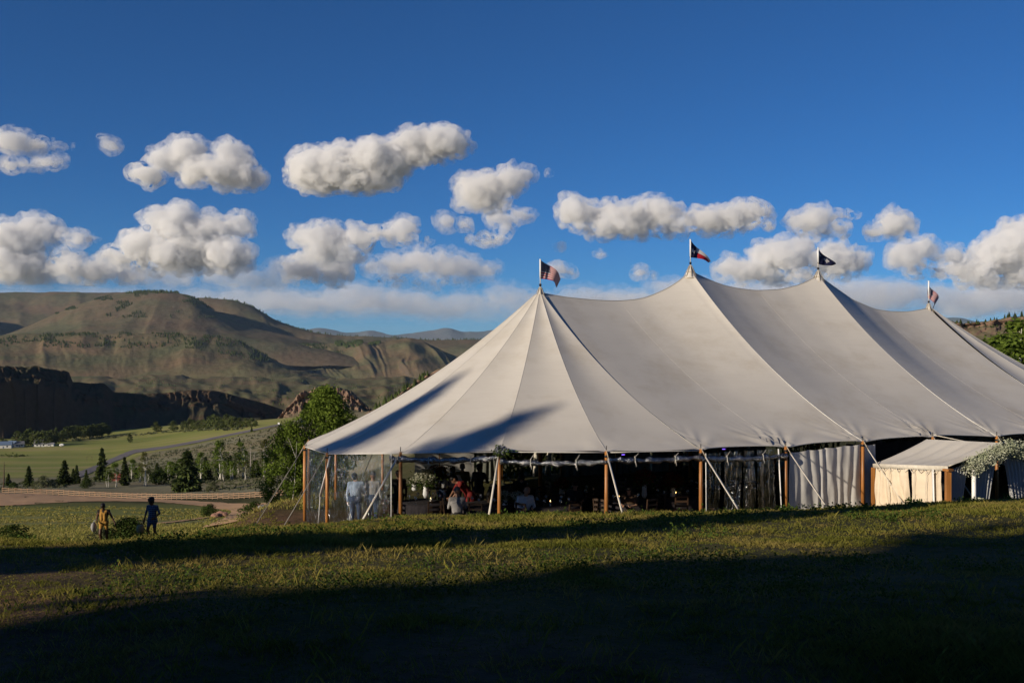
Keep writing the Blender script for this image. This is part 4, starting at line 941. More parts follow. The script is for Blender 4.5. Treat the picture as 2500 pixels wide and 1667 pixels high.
for k, px in enumerate((1085, 1130, 1180, 1230, 1285, 1700, 1860, 2010, 2080, 2150, 2220, 2290)):
    d = np.interp(px, [1000, 1300, 2300], [45.2, 47.3, 54.5]) + random.uniform(0, 1.5); plant(ASP_P[k % 3] if k % 2 else SHR_P[k % 2], px, d, random.uniform(3.6, 5.2), random.uniform(.7, .85) if k % 2 else random.uniform(2.0, 2.6), label=f'{ORD(k)} green thicket from the left behind the open tent', group='thickets behind the tent', h0=10.0 if k % 2 else 1.0)
# tall conifers up the slope beside and behind the camera: they throw the long shadows
big = proto('conifer_tree', *conifer_mesh(16, 3.6, 77, 60, 16, 12, .04, .16), MAT_BARK, MAT_NEEDLE, 'x')
PX_, PY_ = math.sin(SUN_AZ), -math.cos(SUN_AZ)
def shade_tree(q, L, h, w, lab):
    x, y = q * PX_ - L * math.cos(SUN_AZ), q * PY_ - L * math.sin(SUN_AZ)
    copy_tree(big, (x, y, gz(x, y)), q * 3.7, (w, w, h / 16.0), lab, 'tall conifers beside the camera')
SHADE = [(-4.5, 14, 20, .6), (-5.4, 27, 26, .95), (-3.4, 17, 22, .8), (-1.0, 20, 24, .9), (.6, 13, 18, .8), (2.6, 15, 20, .9), (-11.4, 18, 17, .6), (-11.2, 33, 23, .68), (-38.3, 24, 24, .6)]
high = proto('pine_tree', *conifer_mesh(16, 3.6, 78, 20, 11, 9, .90, .13), MAT_BARK, MAT_NEEDLE, 'x')
for q_, L_, h_, w_ in ((-26.4, 42, 26.6, .36), (-22.3, 40, 24.6, .40)):
    x, y = q_ * PX_ - L_ * math.cos(SUN_AZ), q_ * PY_ - L_ * math.sin(SUN_AZ); copy_tree(high, (x, y, gz(x, y)), q_, (w_, w_, h_ / 16.0), 'tall bare-stemmed pine outside the view that shades the tent roof', 'high-crowned pines left of the tent')
for k, a in enumerate(SHADE): shade_tree(*a, 'tall dark conifer outside the view whose shadow crosses the lawn')
for k, (x, y, h, w) in enumerate(((-5, -9, 16, 1.0), (1, -11, 17, 1.1), (7, -9, 15, 1.0), (12, -4, 16, 1.0), (14, 3, 15, .9), (-10, -12, 17, 1.1), (18, 8, 15, .9), (4, -17, 19, 1.2), (-3, -19, 19, 1.2), (12, -13, 18, 1.1))):  # unseen trees added to cut the sky light on the foreground
    copy_tree(big, (x, y, gz(x, y)), k * 1.3, (w, w, h / 16.0), 'tall dark conifer added out of view behind the camera to block sky light', 'conifers added behind the camera to block sky light')
for k in range(26):
    px = 285 + 355 * (k + .5 + random.uniform(-.4, .4)) / 26; base = random.uniform(1090, 1104) + (px < 420) * 5; tree_at((ASP_P + ASP2_P + CON_P)[k % 8], px, base - random.uniform(26, 48), base, f'{ORD(k)} small tree counted across the mixed thicket behind the big pine', 'mixed thicket behind the big pine', w=random.uniform(.8, 1.2))
for o in protos: kill(o)
print('plants', round(time.time() - T0, 1))
# ------------------------------------------------------------------ entrance canopy in front of the tent
MAT_BEIGE = cloth_material('beige_drape', (.66, .56, .43), (.56, .47, .36), .85, .1)
MAT_SHEER = cloth_material('grey_sheer', (.42, .43, .44), (.36, .37, .38), .85, .1)
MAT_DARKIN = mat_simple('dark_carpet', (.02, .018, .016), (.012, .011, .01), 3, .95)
can = empty('entrance_canopy', T(11.5, -1.5, pad_z(11.5, -1.5)), 'small canvas entrance canopy with beige side drapes and a garlanded gable', 'canopy')
SL, SR, SM, WB, WF = 9.2, 13.8, 11.5, -.35, -2.97
zbl, zfl, zfa, zba = -3.44, -3.24, -2.69, -2.80
def cpart(name, v, f, mat): return tpart(name, v, f, mat, root=can)
def cpiece(name, p, mat, smooth=True): return tpiece(name, p, mat, smooth, root=can)
def slope(s_e, sgn):
    n1, n2 = 60, 40
    u = np.linspace(0, 1, n1)[:, None]; t = np.linspace(0, 1, n2)[None]                 # u: tent -> front, t: ridge -> eave
    w = WB + (WF - WB) * u + 0 * t; s = SM + (s_e - SM) * t + 0 * u
    zr = zba + (zfa - zba) * u; ze = zbl + (zfl - zbl) * u
    z = zr + (ze - zr) * (t + .25 * t * (1 - t)) + .035 * np.sin(u * 5 * 2 * math.pi) * np.sin(math.pi * np.clip(t * 1.05, 0, 1)) - .05 * np.sin(math.pi * u) * np.sin(math.pi * t)
    x, y = TXY(s, w); return np.stack([x, y, z], -1).reshape(-1, 3), grid_faces(n1, n2)
v, f = slope(SL, 1); cpart('roof_panel', v, f, MAT_SAIL)
v, f = slope(SR, -1); cpart('roof_panel', v, f[:, ::-1], MAT_SAIL)
for s_e in (SL, SR):
    cpiece('roof_rope', tube([T(SM + (s_e - SM) * t, WF - .03, zfa + (zfl - zfa) * (t + .25 * t * (1 - t)) + .02) for t in np.linspace(0, 1, 14)], .018, 6), MAT_STRAP)
    cpiece('valance', beam(T(s_e, WB, zbl - .05), T(s_e, WF, zfl - .05), .02, .13), MAT_STRAP)
    cpiece('corner_post', beam(T(s_e, WF, zfl - .1), T(s_e, WF, pad_z(s_e, WF) - .3), .13, .13), MAT_WOOD, False)
    cpiece('corner_post', beam(T(s_e, WB, zbl - .1), T(s_e, WB, pad_z(s_e, WB) - .3), .09, .09), MAT_WOOD, False)
    cpiece('post_cap', beam(T(s_e - .1, WF, zfl - .09), T(s_e + .1, WF, zfl - .09), .2, .06), MAT_WOOD, False)
for j, (w0, w1, nf) in enumerate(((-.45, -1.64, 4), (-1.74, -2.74, 3))):
    v, f = sheet((SL, w0), (SL, w1), zbl + (w0 - WB) / (WF - WB) * .2 - .1, zbl + (w1 - WB) / (WF - WB) * .2 - .1, pad_z(SL, w0) - .2, pad_z(SL, w1) - .2, .09, nf, 80, 20, seed=70 + j, gather=.35, lean=.3)
    cpart('side_drape', v, f, MAT_BEIGE)
cpiece('webbing', beam(T(SL - .04, -2.5, zfl - .12), T(SL - .04, -2.56, pad_z(SL, -2.5) - .2), .12, .015), MAT_WHITE)
for j, (s0, s1, sb0, sb1, m_) in enumerate(((9.35, 10.15, 9.35, 9.65, MAT_SHEER), (10.3, 11.45, 10.3, 10.75, MAT_SHEER), (11.55, 12.7, 12.2, 12.8, MAT_SHEER), (12.9, 13.7, 13.2, 13.7, MAT_SHEER))):
    u = np.linspace(0, 1, 60)[:, None]; t = np.linspace(0, 1, 20)[None]
    s = (s0 + (s1 - s0) * u) * (1 - t ** .8) + (sb0 + (sb1 - sb0) * u) * t ** .8
    w = WF + .08 + .05 * np.sin(2 * math.pi * 6 * u + j) * (.5 + .5 * t)
    ztop = np.interp(s0 + (s1 - s0) * u, [SL, SM, SR], [zfl, zfa, zfl]) - .16
    z = ztop * (1 - t) + (pad_z(s0, WF) - .3) * t
    x, y = TXY(s, w + 0 * t); cpart('front_drape', np.stack([x, y, z], -1).reshape(-1, 3), grid_faces(60, 20), m_)
cpiece('white_post', tube([T(10.28, WF + .02, -3.05), T(10.3, WF + .02, pad_z(10, WF) - .3)], .06, 10), MAT_WHITE)
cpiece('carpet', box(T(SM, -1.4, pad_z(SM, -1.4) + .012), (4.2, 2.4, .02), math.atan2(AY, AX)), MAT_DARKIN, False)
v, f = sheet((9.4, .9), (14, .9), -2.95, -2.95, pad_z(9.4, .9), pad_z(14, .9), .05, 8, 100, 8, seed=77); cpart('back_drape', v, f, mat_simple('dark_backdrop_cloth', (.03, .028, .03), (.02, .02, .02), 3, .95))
for k in range(9):
    w = WB - .25 - (WF - WB + .4) * -1 * k / 9.; zt_ = zbl + (w - WB) / (WF - WB) * .2 - .12
    cpiece('drape_loop', tube([T(SL - .05, w - .09, zt_ + .02), T(SL - .07, w, zt_ - .07 - .02 * (k % 2)), T(SL - .05, w + .09, zt_ + .02)], .012, 5), MAT_STRAP)
for w in (-1.0, -1.9, -2.3):
    cpiece('drape_hem', tube([T(SL - .075, w + .02 * math.sin(z * 9), z) for z in np.linspace(-3.5, -5.1, 10)], .008, 5), MAT_STRAP)
# straps of the canopy over the roof
cpiece('tension_strap', [beam(T(12.2, -.05, -2.72), T(12.7, -1.0, -2.90), .05, .02), beam(T(12.7, -1.0, -2.9), T(13.4, -2.2, -3.04), .05, .02)], MAT_STRAP)
cpiece('rope_coil', tube([T(12.6 + .16 * math.cos(a), -1.3 + .16 * math.sin(a), -2.93 + .004 * a) for a in np.linspace(0, 18, 60)], .022, 6), MAT_ROPE)
# garland of pale blossom along the gable
MAT_GYP = mat_leaf('gypsophila', (.62, .63, .50), (.30, .34, .20), 3.0, .3)
MAT_WFLOWER = mat_leaf('white_flowers', (.75, .74, .60), (.45, .46, .30), 6.0, .3)
rng = np.random.RandomState(3)
def garland(name, label, path, r, n_, leaf, mat, cat):
    t = rng.uniform(0, 1, n_); pts = np.array([[np.interp(q, np.linspace(0, 1, len(path)), [p[k] for p in path]) for k in range(3)] for q in t])
    lump = 1 + .35 * np.sin(t * 40) + .2 * np.sin(t * 97)
    g = rng.normal(size=(n_, 3)); g /= np.linalg.norm(g, axis=1)[:, None]; g *= (rng.uniform(.0, 1, n_) ** .4 * r * lump)[:, None]
    v, f = quads(pts + g, leaf, rng, .2)
    root = empty(name, tuple(path[0]), label, cat); o = mesh_obj('blossom', v - np.array(path[0]), f, mat, root)
    part('stem', [([p - np.array(path[0]) for p in map(np.array, tube(path, .02, 5)[0])], tube(path, .02, 5)[1])], MAT_BARK, root)
    return root
gp = [T(SM + (SL - SM) * q, WF - .14, zfa + (zfl - zfa) * (q + .25 * q * (1 - q)) - .12 - .10 * q) for q in np.linspace(.68, 0, 8)] + [T(SM + (SR - SM) * q, WF - .14, zfa + (zfl - zfa) * q - .12) for q in np.linspace(.1, .9, 6)]
garland('flower_garland', 'thick garland of pale green-white blossom along the canopy gable', gp, .24, 9000, .028, MAT_GYP, 'garland')
def bouquet(px, d, zc, r, n_, name, label, mat=MAT_WFLOWER, leaf=.035, vase=True, group=None):
    x = (px - CX) / F * d; root = empty(name, (x, d, zc), label, 'flowers', group)
    g = rng.normal(size=(n_, 3)); g /= np.linalg.norm(g, axis=1)[:, None]; g *= (rng.uniform(.2, 1, n_) ** .5)[:, None] * np.array([r, r, r * .75])
    v, f = quads(g + V(0, 0, r * .4), leaf, rng, .3); mesh_obj('blossom', v, f, mat, root)
    n2 = n_ // 2; g = rng.normal(size=(n2, 3)) * np.array([r, r, r * .6]) * .6
    v, f = quads(g + V(0, 0, r * .1), leaf * 1.2, rng, .3); mesh_obj('foliage', v, f, MAT_SHRUB, root)
    if vase: part('vase', lathe([(.05, -r * 1.4), (.09, -r * 1.1), (.07, -r * .6), (.09, -r * .2)], (0, 0, 0), 12), MAT_WHITE, root, True)
    return root
p = T(10.05, WF - .35, 0)
root = bouquet(0, 1, 0, .26, 900, 'flower_pot', 'pot of white flowers on the grass beside the canopy post', leaf=.04)
root.location = (p[0], p[1], gz(p[0], p[1]) + .36)
pl = T(-2.29, 1.5, -2.75)
root = bouquet(0, 1, 0, .17, 500, 'flower_cluster', 'spiky pale blossom cluster tied to the tent pole top', mat_leaf('pale_blue_blossom', (.34, .36, .42), (.2, .21, .26), 4, .2), .03, False); root.location = pl + V(0, -.12, .05)
# ------------------------------------------------------------------ flags
MAT_RED = mat_simple('flag_red', (.36, .008, .018), (.30, .006, .015), 10, .8); MAT_FWHITE = mat_simple('flag_white', (.52, .51, .50), (.45, .44, .43), 10, .8); MAT_NAVY = mat_simple('flag_navy', (.010, .012, .05), (.008, .01, .04), 10, .8)
def star(u, v, cu, cv, r, asp=1.5):
    dx, dy = (u - cu) * asp, (v - cv); a = np.arctan2(dx, -dy); rr = np.hypot(dx, dy)
    k = np.abs(((a / (2 * math.pi) * 5) % 1) - .5) * 2
    return rr < r * (.40 + .60 * k ** 1.6) if r > .1 else rr < r
def usa(u, v):
    c = np.where((np.floor(v * 13) % 2) == 0, 1, 0)
    can_ = (u < .42) & (v < 7 / 13.); c = np.where(can_, 2, c)
    for j in range(9):
        for i in range(6 - j % 2):
            cu = .42 * (1 + 2 * i + (j % 2)) / 12.; cv = 7 / 13. * (j + 1) / 10.
            c = np.where(can_ & (np.hypot((u - cu) * 1.5, v - cv) < .020), 0, c)
    return c
def lone(u, v):
    c = np.where(v < .5, 0, 1); c = np.where(u < .34, 2, c); return np.where(star(u, v, .17, .5, .19), 0, c)
def crescent(u, v):
    c = np.full(u.shape, 2); d1 = np.hypot((u - .16) * 1.5, v - .22); d2 = np.hypot((u - .18) * 1.5, v - .15)
    c = np.where((d1 < .12) & (d2 > .115), 0, c)
    tr = (np.abs((u - .52) * 1.5) < .022) & (v > .5) & (v < .74); fr = (np.hypot((u - .52) * 1.5, (v - .42)) < .19) & (np.abs(np.sin(np.arctan2(v - .46, (u - .52) * 1.5) * 3.5)) > .45) & (v < .58)
    return np.where(tr | fr, 0, c)
def flag(k, label, pat, hoist, fly, shape):
    s_, z_ = PEAKS[k]; c = T(s_, 8.95, z_ + .24); root = empty('flag', tuple(c), label, 'flag', 'flags on the tent peaks', R(30))
    hgt = hoist + .26
    part('flag_pole', [tube([(0, 0, 0), (0, 0, hgt * .4)], .016, 8)], MAT_STRAP, root, True)
    part('pole_sleeve', [tube([(0, 0, hgt * .33), (0, 0, hgt + .03)], .03, 8), tube([(0, 0, hgt + .03), (0, 0, hgt + .05)], .036, 8)], MAT_WHITE, root, True)
    n1, n2 = 96, 66
    u, v = np.meshgrid(np.linspace(0, 1, n1), np.linspace(0, 1, n2), indexing='ij')
    x, y, z = shape(u, v); x, y, z = x * fly + .03, y * fly, hgt - z * hoist
    uc, vc = (u[:-1, :-1] + u[1:, 1:]) / 2, (v[:-1, :-1] + v[1:, 1:]) / 2
    mi = pat(uc, vc).ravel()
    mesh_obj('flag_cloth', np.stack([x, y, z], -1).reshape(-1, 3), grid_faces(n1, n2), None, root, True, mats=[MAT_FWHITE, MAT_RED, MAT_NAVY], mat_idx=mi)
sh1 = lambda u, v: (u * (.96 - .10 * u) - .14 * v * u ** 2, .10 * np.sin(u * 7 + v), v * (1 - .42 * u) + .98 * u ** 1.5 * (1 - v * .12))
sh2 = lambda u, v: (u * .97 - .05 * v * u, .08 * np.sin(u * 6 + v * 1.2), v * (1 - .82 * u) + 1.18 * u ** 1.15 * (1 - .10 * v))
sh3 = lambda u, v: (u * .95 - .16 * v * u ** 2, .09 * np.sin(u * 5 + v), v * (1 - .86 * u ** 1.3) + .98 * u * (1 - .02 * v))
sh4 = lambda u, v: (u * .55 * (1 - .35 * v) + .02, .10 * np.sin(u * 6 + 2 * v), v * (1 - .25 * u) + 1.10 * u ** .95)
flag(0, 'stars and stripes flag on the leftmost peak, tail drooping', usa, .64, 1.0, sh1)
flag(1, 'flag with a lone star, white and red bars on the second peak', lone, .64, 1.0, sh2)
flag(2, 'dark blue flag with crescent and palm on the third peak', crescent, .60, 1.0, sh3)
flag(3, 'limp stars and stripes flag on the rightmost peak', usa, .66, 1.05, sh4)
# ------------------------------------------------------------------ rail fence
MAT_RAIL = mat_simple('cedar_rail', (.33, .225, .145), (.21, .135, .085), 1.2, .9); MAT_POST = mat_simple('cedar_post', (.28, .18, .11), (.17, .105, .065), 2, .9)
fp = [(5.8, 1131.4), (37, 1130.5), (80, 1129.5), (126, 1130), (188, 1132.5), (301, 1135.5), (388, 1139.8), (460, 1142), (533, 1143.6), (650, 1144.2)]
base_pts = np.array([((px - CX) / F * d, d, 0) for px, d in zip(np.linspace(5, 650, 160), np.interp(np.linspace(5, 650, 160), [0, 126, 300, 600, 650], [236, 233, 222, 197, 193]))])
for _ in range(12): base_pts[1:-1] = (base_pts[:-2] + 2 * base_pts[1:-1] + base_pts[2:]) / 4
seg = np.r_[0, np.cumsum(np.linalg.norm(np.diff(base_pts[:, :2], axis=0), axis=1))]; nP = int(seg[-1] / 1.68) + 1
posts = [np.array([np.interp(s_, seg, base_pts[:, k]) for k in range(2)]) for s_ in np.linspace(0, seg[-1], nP)]
fence = empty('rail_fence', (*posts[0], gz(*posts[0])), 'long three-rail cedar fence crossing the slope beyond the dirt road', 'fence')
fo = Vector(fence.location); pm = None
PZ = [gz(*p) for p in posts]
v, fq = box((0, 0, .55), (.16, .16, 1.5)); pm = mesh_obj('post', np.array(v), fq, MAT_POST, fence); pmesh = pm.data
v, fq = box((.5, 0, 0), (1, .07, .17)); rail0 = mesh_obj('rail', np.array(v), fq, MAT_RAIL, fence); rmesh = rail0.data
first = True
for i, p in enumerate(posts):
    o = pm if i == 0 else bpy.data.objects.new('post', pmesh)
    if i: COL.objects.link(o); o.parent = fence
    o.location = (p[0] - fo.x, p[1] - fo.y, PZ[i] - fo.z)
    if i + 1 < len(posts):
        for hgt in (.30, .72, 1.12):
            a, b_ = V(*p, PZ[i] + hgt + random.uniform(-.06, .06)), V(*posts[i + 1], PZ[i + 1] + hgt + random.uniform(-.06, .06))
            o = rail0 if first else bpy.data.objects.new('rail', rmesh)
            if not first: COL.objects.link(o); o.parent = fence
            first = False; t = b_ - a; L = np.linalg.norm(t)
            o.location = Vector(a) - fo + Vector((0, -.1, 0)); o.rotation_euler = Vector(t).to_track_quat('X', 'Z').to_euler(); o.scale = (L, 1, 1)
# ------------------------------------------------------------------ boulders, farmstead
MAT_BOULD = mat_simple('red_boulder', (.34, .19, .13), (.20, .11, .085), 1.2, .95, .5, .1)
for k, (px, py, rx, ry, lab) in enumerate(((508, 1187, .62, .42, 'larger of the red boulders by the track fork'), (494, 1188, .42, .3, 'smaller red boulder beside the larger one'))):
    p = hit(px, py, 60, 200); v, f = blob((0, 0, ry * .6), (rx, rx * .8, ry), 3, 5 + k, .45, 1.3)
    o = mesh_obj('boulder', np.array(v), f, MAT_BOULD); o.location = p; tag(o, lab, 'boulder', 'red boulders by the track')
p = on_ground(606, 46); v, f = blob((0, 0, .25), (.38, .3, .34), 3, 9, .4, 1.4); o = mesh_obj('boulder', np.array(v), f, mat_simple('grey_boulder', (.26, .25, .24), (.15, .14, .14), 3, .95, .5, .1)); o.location = p; tag(o, 'grey boulder on the lawn crest near the aspen stems', 'boulder')
MAT_ROOFB = mat_simple('blue_metal_roof', (.16, .22, .32), (.12, .17, .25), 2, .5, metal=.2); MAT_ROOFG = mat_simple('grey_roof', (.20, .20, .21), (.15, .15, .16), 2, .7); MAT_SIDING = mat_simple('white_siding', (.66, .65, .62), (.55, .54, .52), 1, .8); MAT_BARN = mat_simple('red_barn_board', (.30, .07, .055), (.2, .045, .04), 1, .85); MAT_GLASSD = mat_simple('dark_window', (.03, .035, .045), (.02, .02, .03), 2, .2, spec=.8)
def house(name, px, py, w, dpt, h, rh, rz, wall, roof, label, d0=700, d1=1400, windows=2):
    p = hit(px, py, d0, d1); r = empty(name, tuple(p), label, 'house' if 'house' in name else 'shed', 'farm buildings in the valley', rz)
    v = [(-w/2, -dpt/2, -1), (w/2, -dpt/2, -1), (w/2, dpt/2, -1), (-w/2, dpt/2, -1), (-w/2, -dpt/2, h), (w/2, -dpt/2, h), (w/2, dpt/2, h), (-w/2, dpt/2, h), (-w/2, 0, h + rh), (w/2, 0, h + rh)]
    f = [[0, 1, 5, 4], [2, 3, 7, 6], [1, 2, 6, 9, 5], [3, 0, 4, 8, 7]]
    mesh_obj('wall', np.array(v, float), f, wall, r)
    e = .5; hh = h - e * rh / (dpt / 2)
    for sg in (-1, 1): mesh_obj('roof', np.array([(-w/2 - e, sg * (dpt/2 + e), hh + .15), (w/2 + e, sg * (dpt/2 + e), hh + .15), (w/2 + e, 0, h + rh + .15), (-w/2 - e, 0, h + rh + .15), (-w/2 - e, sg * (dpt/2 + e), hh + .32), (w/2 + e, sg * (dpt/2 + e), hh + .32), (w/2 + e, 0, h + rh + .32), (-w/2 - e, 0, h + rh + .32)], float), [[0, 1, 2, 3], [4, 5, 6, 7], [0, 1, 5, 4], [1, 2, 6, 5], [0, 3, 7, 4]], roof, r)
    for i in range(windows):
        part('window', box((w * (-.25 + .5 * i), -dpt / 2 - .03, h * .55), (1.3, .08, 1.4)), MAT_GLASSD, r)
    part('door', box((w * .02, -dpt / 2 - .03, .95), (1.0, .08, 2.1)), roof, r)
house('farm_house', *zA(60, 742), 15, 9, 3.4, 3.0, .3, MAT_SIDING, MAT_ROOFB, 'blue-roofed farmhouse at the left edge under the cottonwoods')
house('farm_house', *zA(205, 725), 11, 8, 3.2, 2.8, -.5, MAT_SIDING, MAT_ROOFB, 'white farmhouse with blue roof under the tallest cottonwood')
house('farm_house', *zA(300, 725), 9, 7, 3.0, 2.4, .6, MAT_SIDING, MAT_ROOFG, 'small white farmhouse right of the blue-roofed one')
house('farm_shed', *zA(655, 718), 12, 8, 3.0, 4.0, .25, MAT_SIDING, MAT_ROOFG, 'grey steep-roofed shed among the cottonwoods')
house('farm_shed', *zA(560, 714), 5, 4, 2.4, 1.4, .2, MAT_SIDING, MAT_ROOFG, 'little white shed left of the grey one', windows=1)
house('farm_shed', *zA(815, 714), 6, 4, 2.2, 1.2, .1, MAT_SIDING, MAT_ROOFG, 'low pale shed right of the grey one', windows=1)
house('barn_shed', *zA(1875, 1240), 4.2, 3, 1.8, 1.0, .2, MAT_BARN, MAT_BARN, 'small red shed behind the little aspens', 220, 420, 0)
p = hit(*zA(985, 718), 700, 1400); r = empty('camper_trailer', tuple(p), 'small white camper trailer out on the open pasture', 'trailer')
v, f = blob((0, 0, 1.6), (2.6, 1.2, 1.3), 3, 2, .02); part('body', (np.array(v), f), MAT_WHITE, r, True); part('window', box((-.4, -1.2, 1.8), (1.4, .1, .6)), MAT_GLASSD, r)
for sx_ in (-.5, .5): part('wheel', tube([(sx_, -1.1, .38), (sx_, 1.1, .38)], .38, 12), MAT_DARK, r)
# sign frame and utility marker in the pasture
p = hit(*zA(1425, 940), 500, 1000); r = empty('field_gate', tuple(p), 'bare rectangular pole frame standing in the pasture', 'gate')
for sx_ in (-2, 2): part('post', tube([(sx_, 0, -.3), (sx_, 0, 3)], .12, 6), MAT_BARK, r)
part('crossbar', tube([(-2, 0, 2.9), (2, 0, 2.9)], .1, 6), MAT_BARK, r)
p = hit(640, 978, 600, 1300); r = empty('roadside_sign', tuple(p), 'tiny white sign where the paved road rounds the hill', 'sign'); part('panel', box((0, 0, 2.2), (1.6, .1, 2.0)), MAT_WHITE, r); part('post', tube([(0, .1, -.3), (0, .1, 1.4)], .08, 6), MAT_BARK, r)
print('props', round(time.time() - T0, 1))
# ------------------------------------------------------------------ people
def skin(name, c): return mat_simple(name, c, tuple(v * .8 for v in c), 20, .5)
SK_D = skin('skin_deep', (.085, .042, .025)); SK_L = skin('skin_light', (.42, .24, .16)); SK_M = skin('skin_tan', (.25, .13, .08))
def fabric(name, c): return mat_simple(name, c, tuple(v * .8 for v in c), 12, .85, .2, .01)
FB = {k: fabric('cloth_' + k, c) for k, c in dict(mustard=(.36, .19, .035), black=(.012, .012, .013), denim=(.035, .06, .12), white=(.72, .71, .70), skyblue=(.36, .45, .58), grey=(.33, .32, .31), olive=(.13, .10, .035), red=(.20, .02, .018), pink=(.46, .25, .24), brown=(.06, .035, .02), charcoal=(.03, .03, .034), tan=(.35, .27, .19)).items()}
def plaid():
    m, n, b = new_mat('blue_plaid'); b.inputs['Roughness'].default_value = .9
    tc = n.nodes.new('ShaderNodeTexCoord'); w1 = N(n, 'ShaderNodeTexWave', bands_direction='X'); w1.inputs['Scale'].default_value = 4.0; w2 = N(n, 'ShaderNodeTexWave', bands_direction='Z'); w2.inputs['Scale'].default_value = 4.0
    for w in (w1, w2): n.links.new(tc.outputs['Object'], w.inputs[0])
    c = mix(n, ramp(n, w1.outputs['Fac'], [(.6, (0, 0, 0)), (.75, (1, 1, 1))]).outputs[0], (.012, .02, .06), (.025, .06, .12))
    c = mix(n, ramp(n, w2.outputs['Fac'], [(.75, (0, 0, 0)), (.9, (.8, .8, .8))]).outputs[0], c, (.10, .16, .22)); n.links.new(c, b.inputs['Base Color']); return m
FB['plaid'] = plaid()
HAIR_B = mat_simple('black_hair', (.012, .010, .009), (.006, .005, .005), 30, .6); HAIR_G = mat_simple('greying_hair', (.16, .14, .13), (.08, .07, .065), 30, .7); CAP = fabric('cap_cloth', (.10, .11, .13))
def cap_dist(p, a, b_, ra, rb):
    ab = b_ - a; t = np.clip(((p - a) @ ab) / (ab @ ab + 1e-12), 0, 1); q = a + t[:, None] * ab
    return np.linalg.norm(p - q, axis=1) - (ra + (rb - ra) * t)
def capsule(a, b_, ra, rb, n=12):
    a, b_ = np.asarray(a, float), np.asarray(b_, float); t = b_ - a; L = np.linalg.norm(t)
    if L < 1e-5: t = V(0, 0, 1); L = 1e-5
    t = t / L; pts, rr = [], []
    for k in range(5): th = math.pi / 2 * (1 - k / 4.); pts.append(a - t * ra * math.sin(th)); rr.append(max(ra * math.cos(th), .0005))
    for k in range(5): th = math.pi / 2 * k / 4.; pts.append(b_ + t * rb * math.sin(th)); rr.append(max(rb * math.cos(th), .0005))
    return tube(pts, rr, n)
def remeshed(name, caps, voxel, root, mats, smooth_it=4):
    v, f = M(*[capsule(c[0], c[1], c[2], c[3]) for c in caps])
    o = mesh_obj(name, v, f); rm = o.modifiers.new('r', 'REMESH'); rm.mode = 'VOXEL'; rm.voxel_size = voxel
    sm = o.modifiers.new('s', 'SMOOTH'); sm.factor = .5; sm.iterations = smooth_it
    me = bpy.data.meshes.new_from_object(o.evaluated_get(bpy.context.evaluated_depsgraph_get())); old = o.data; o.modifiers.clear(); o.data = me; bpy.data.meshes.remove(old)
    me.materials.clear()
    names = []
    for c in caps:
        if c[4] not in names: names.append(c[4])
    for k in names: me.materials.append(mats[k])
    n_ = len(me.polygons); ce = np.empty(n_ * 3, np.float32); me.polygons.foreach_get('center', ce); ce = ce.reshape(-1, 3).astype(float)
    D_ = np.stack([cap_dist(ce, np.asarray(c[0], float), np.asarray(c[1], float), c[2], c[3]) - c[5] for c in caps]); mi = np.array([names.index(c[4]) for c in caps])[D_.argmin(0)]
    me.polygons.foreach_set('material_index', mi.astype(np.int32)); me.polygons.foreach_set('use_smooth', np.ones(n_, bool)); me.update()
    o.parent = root; return o
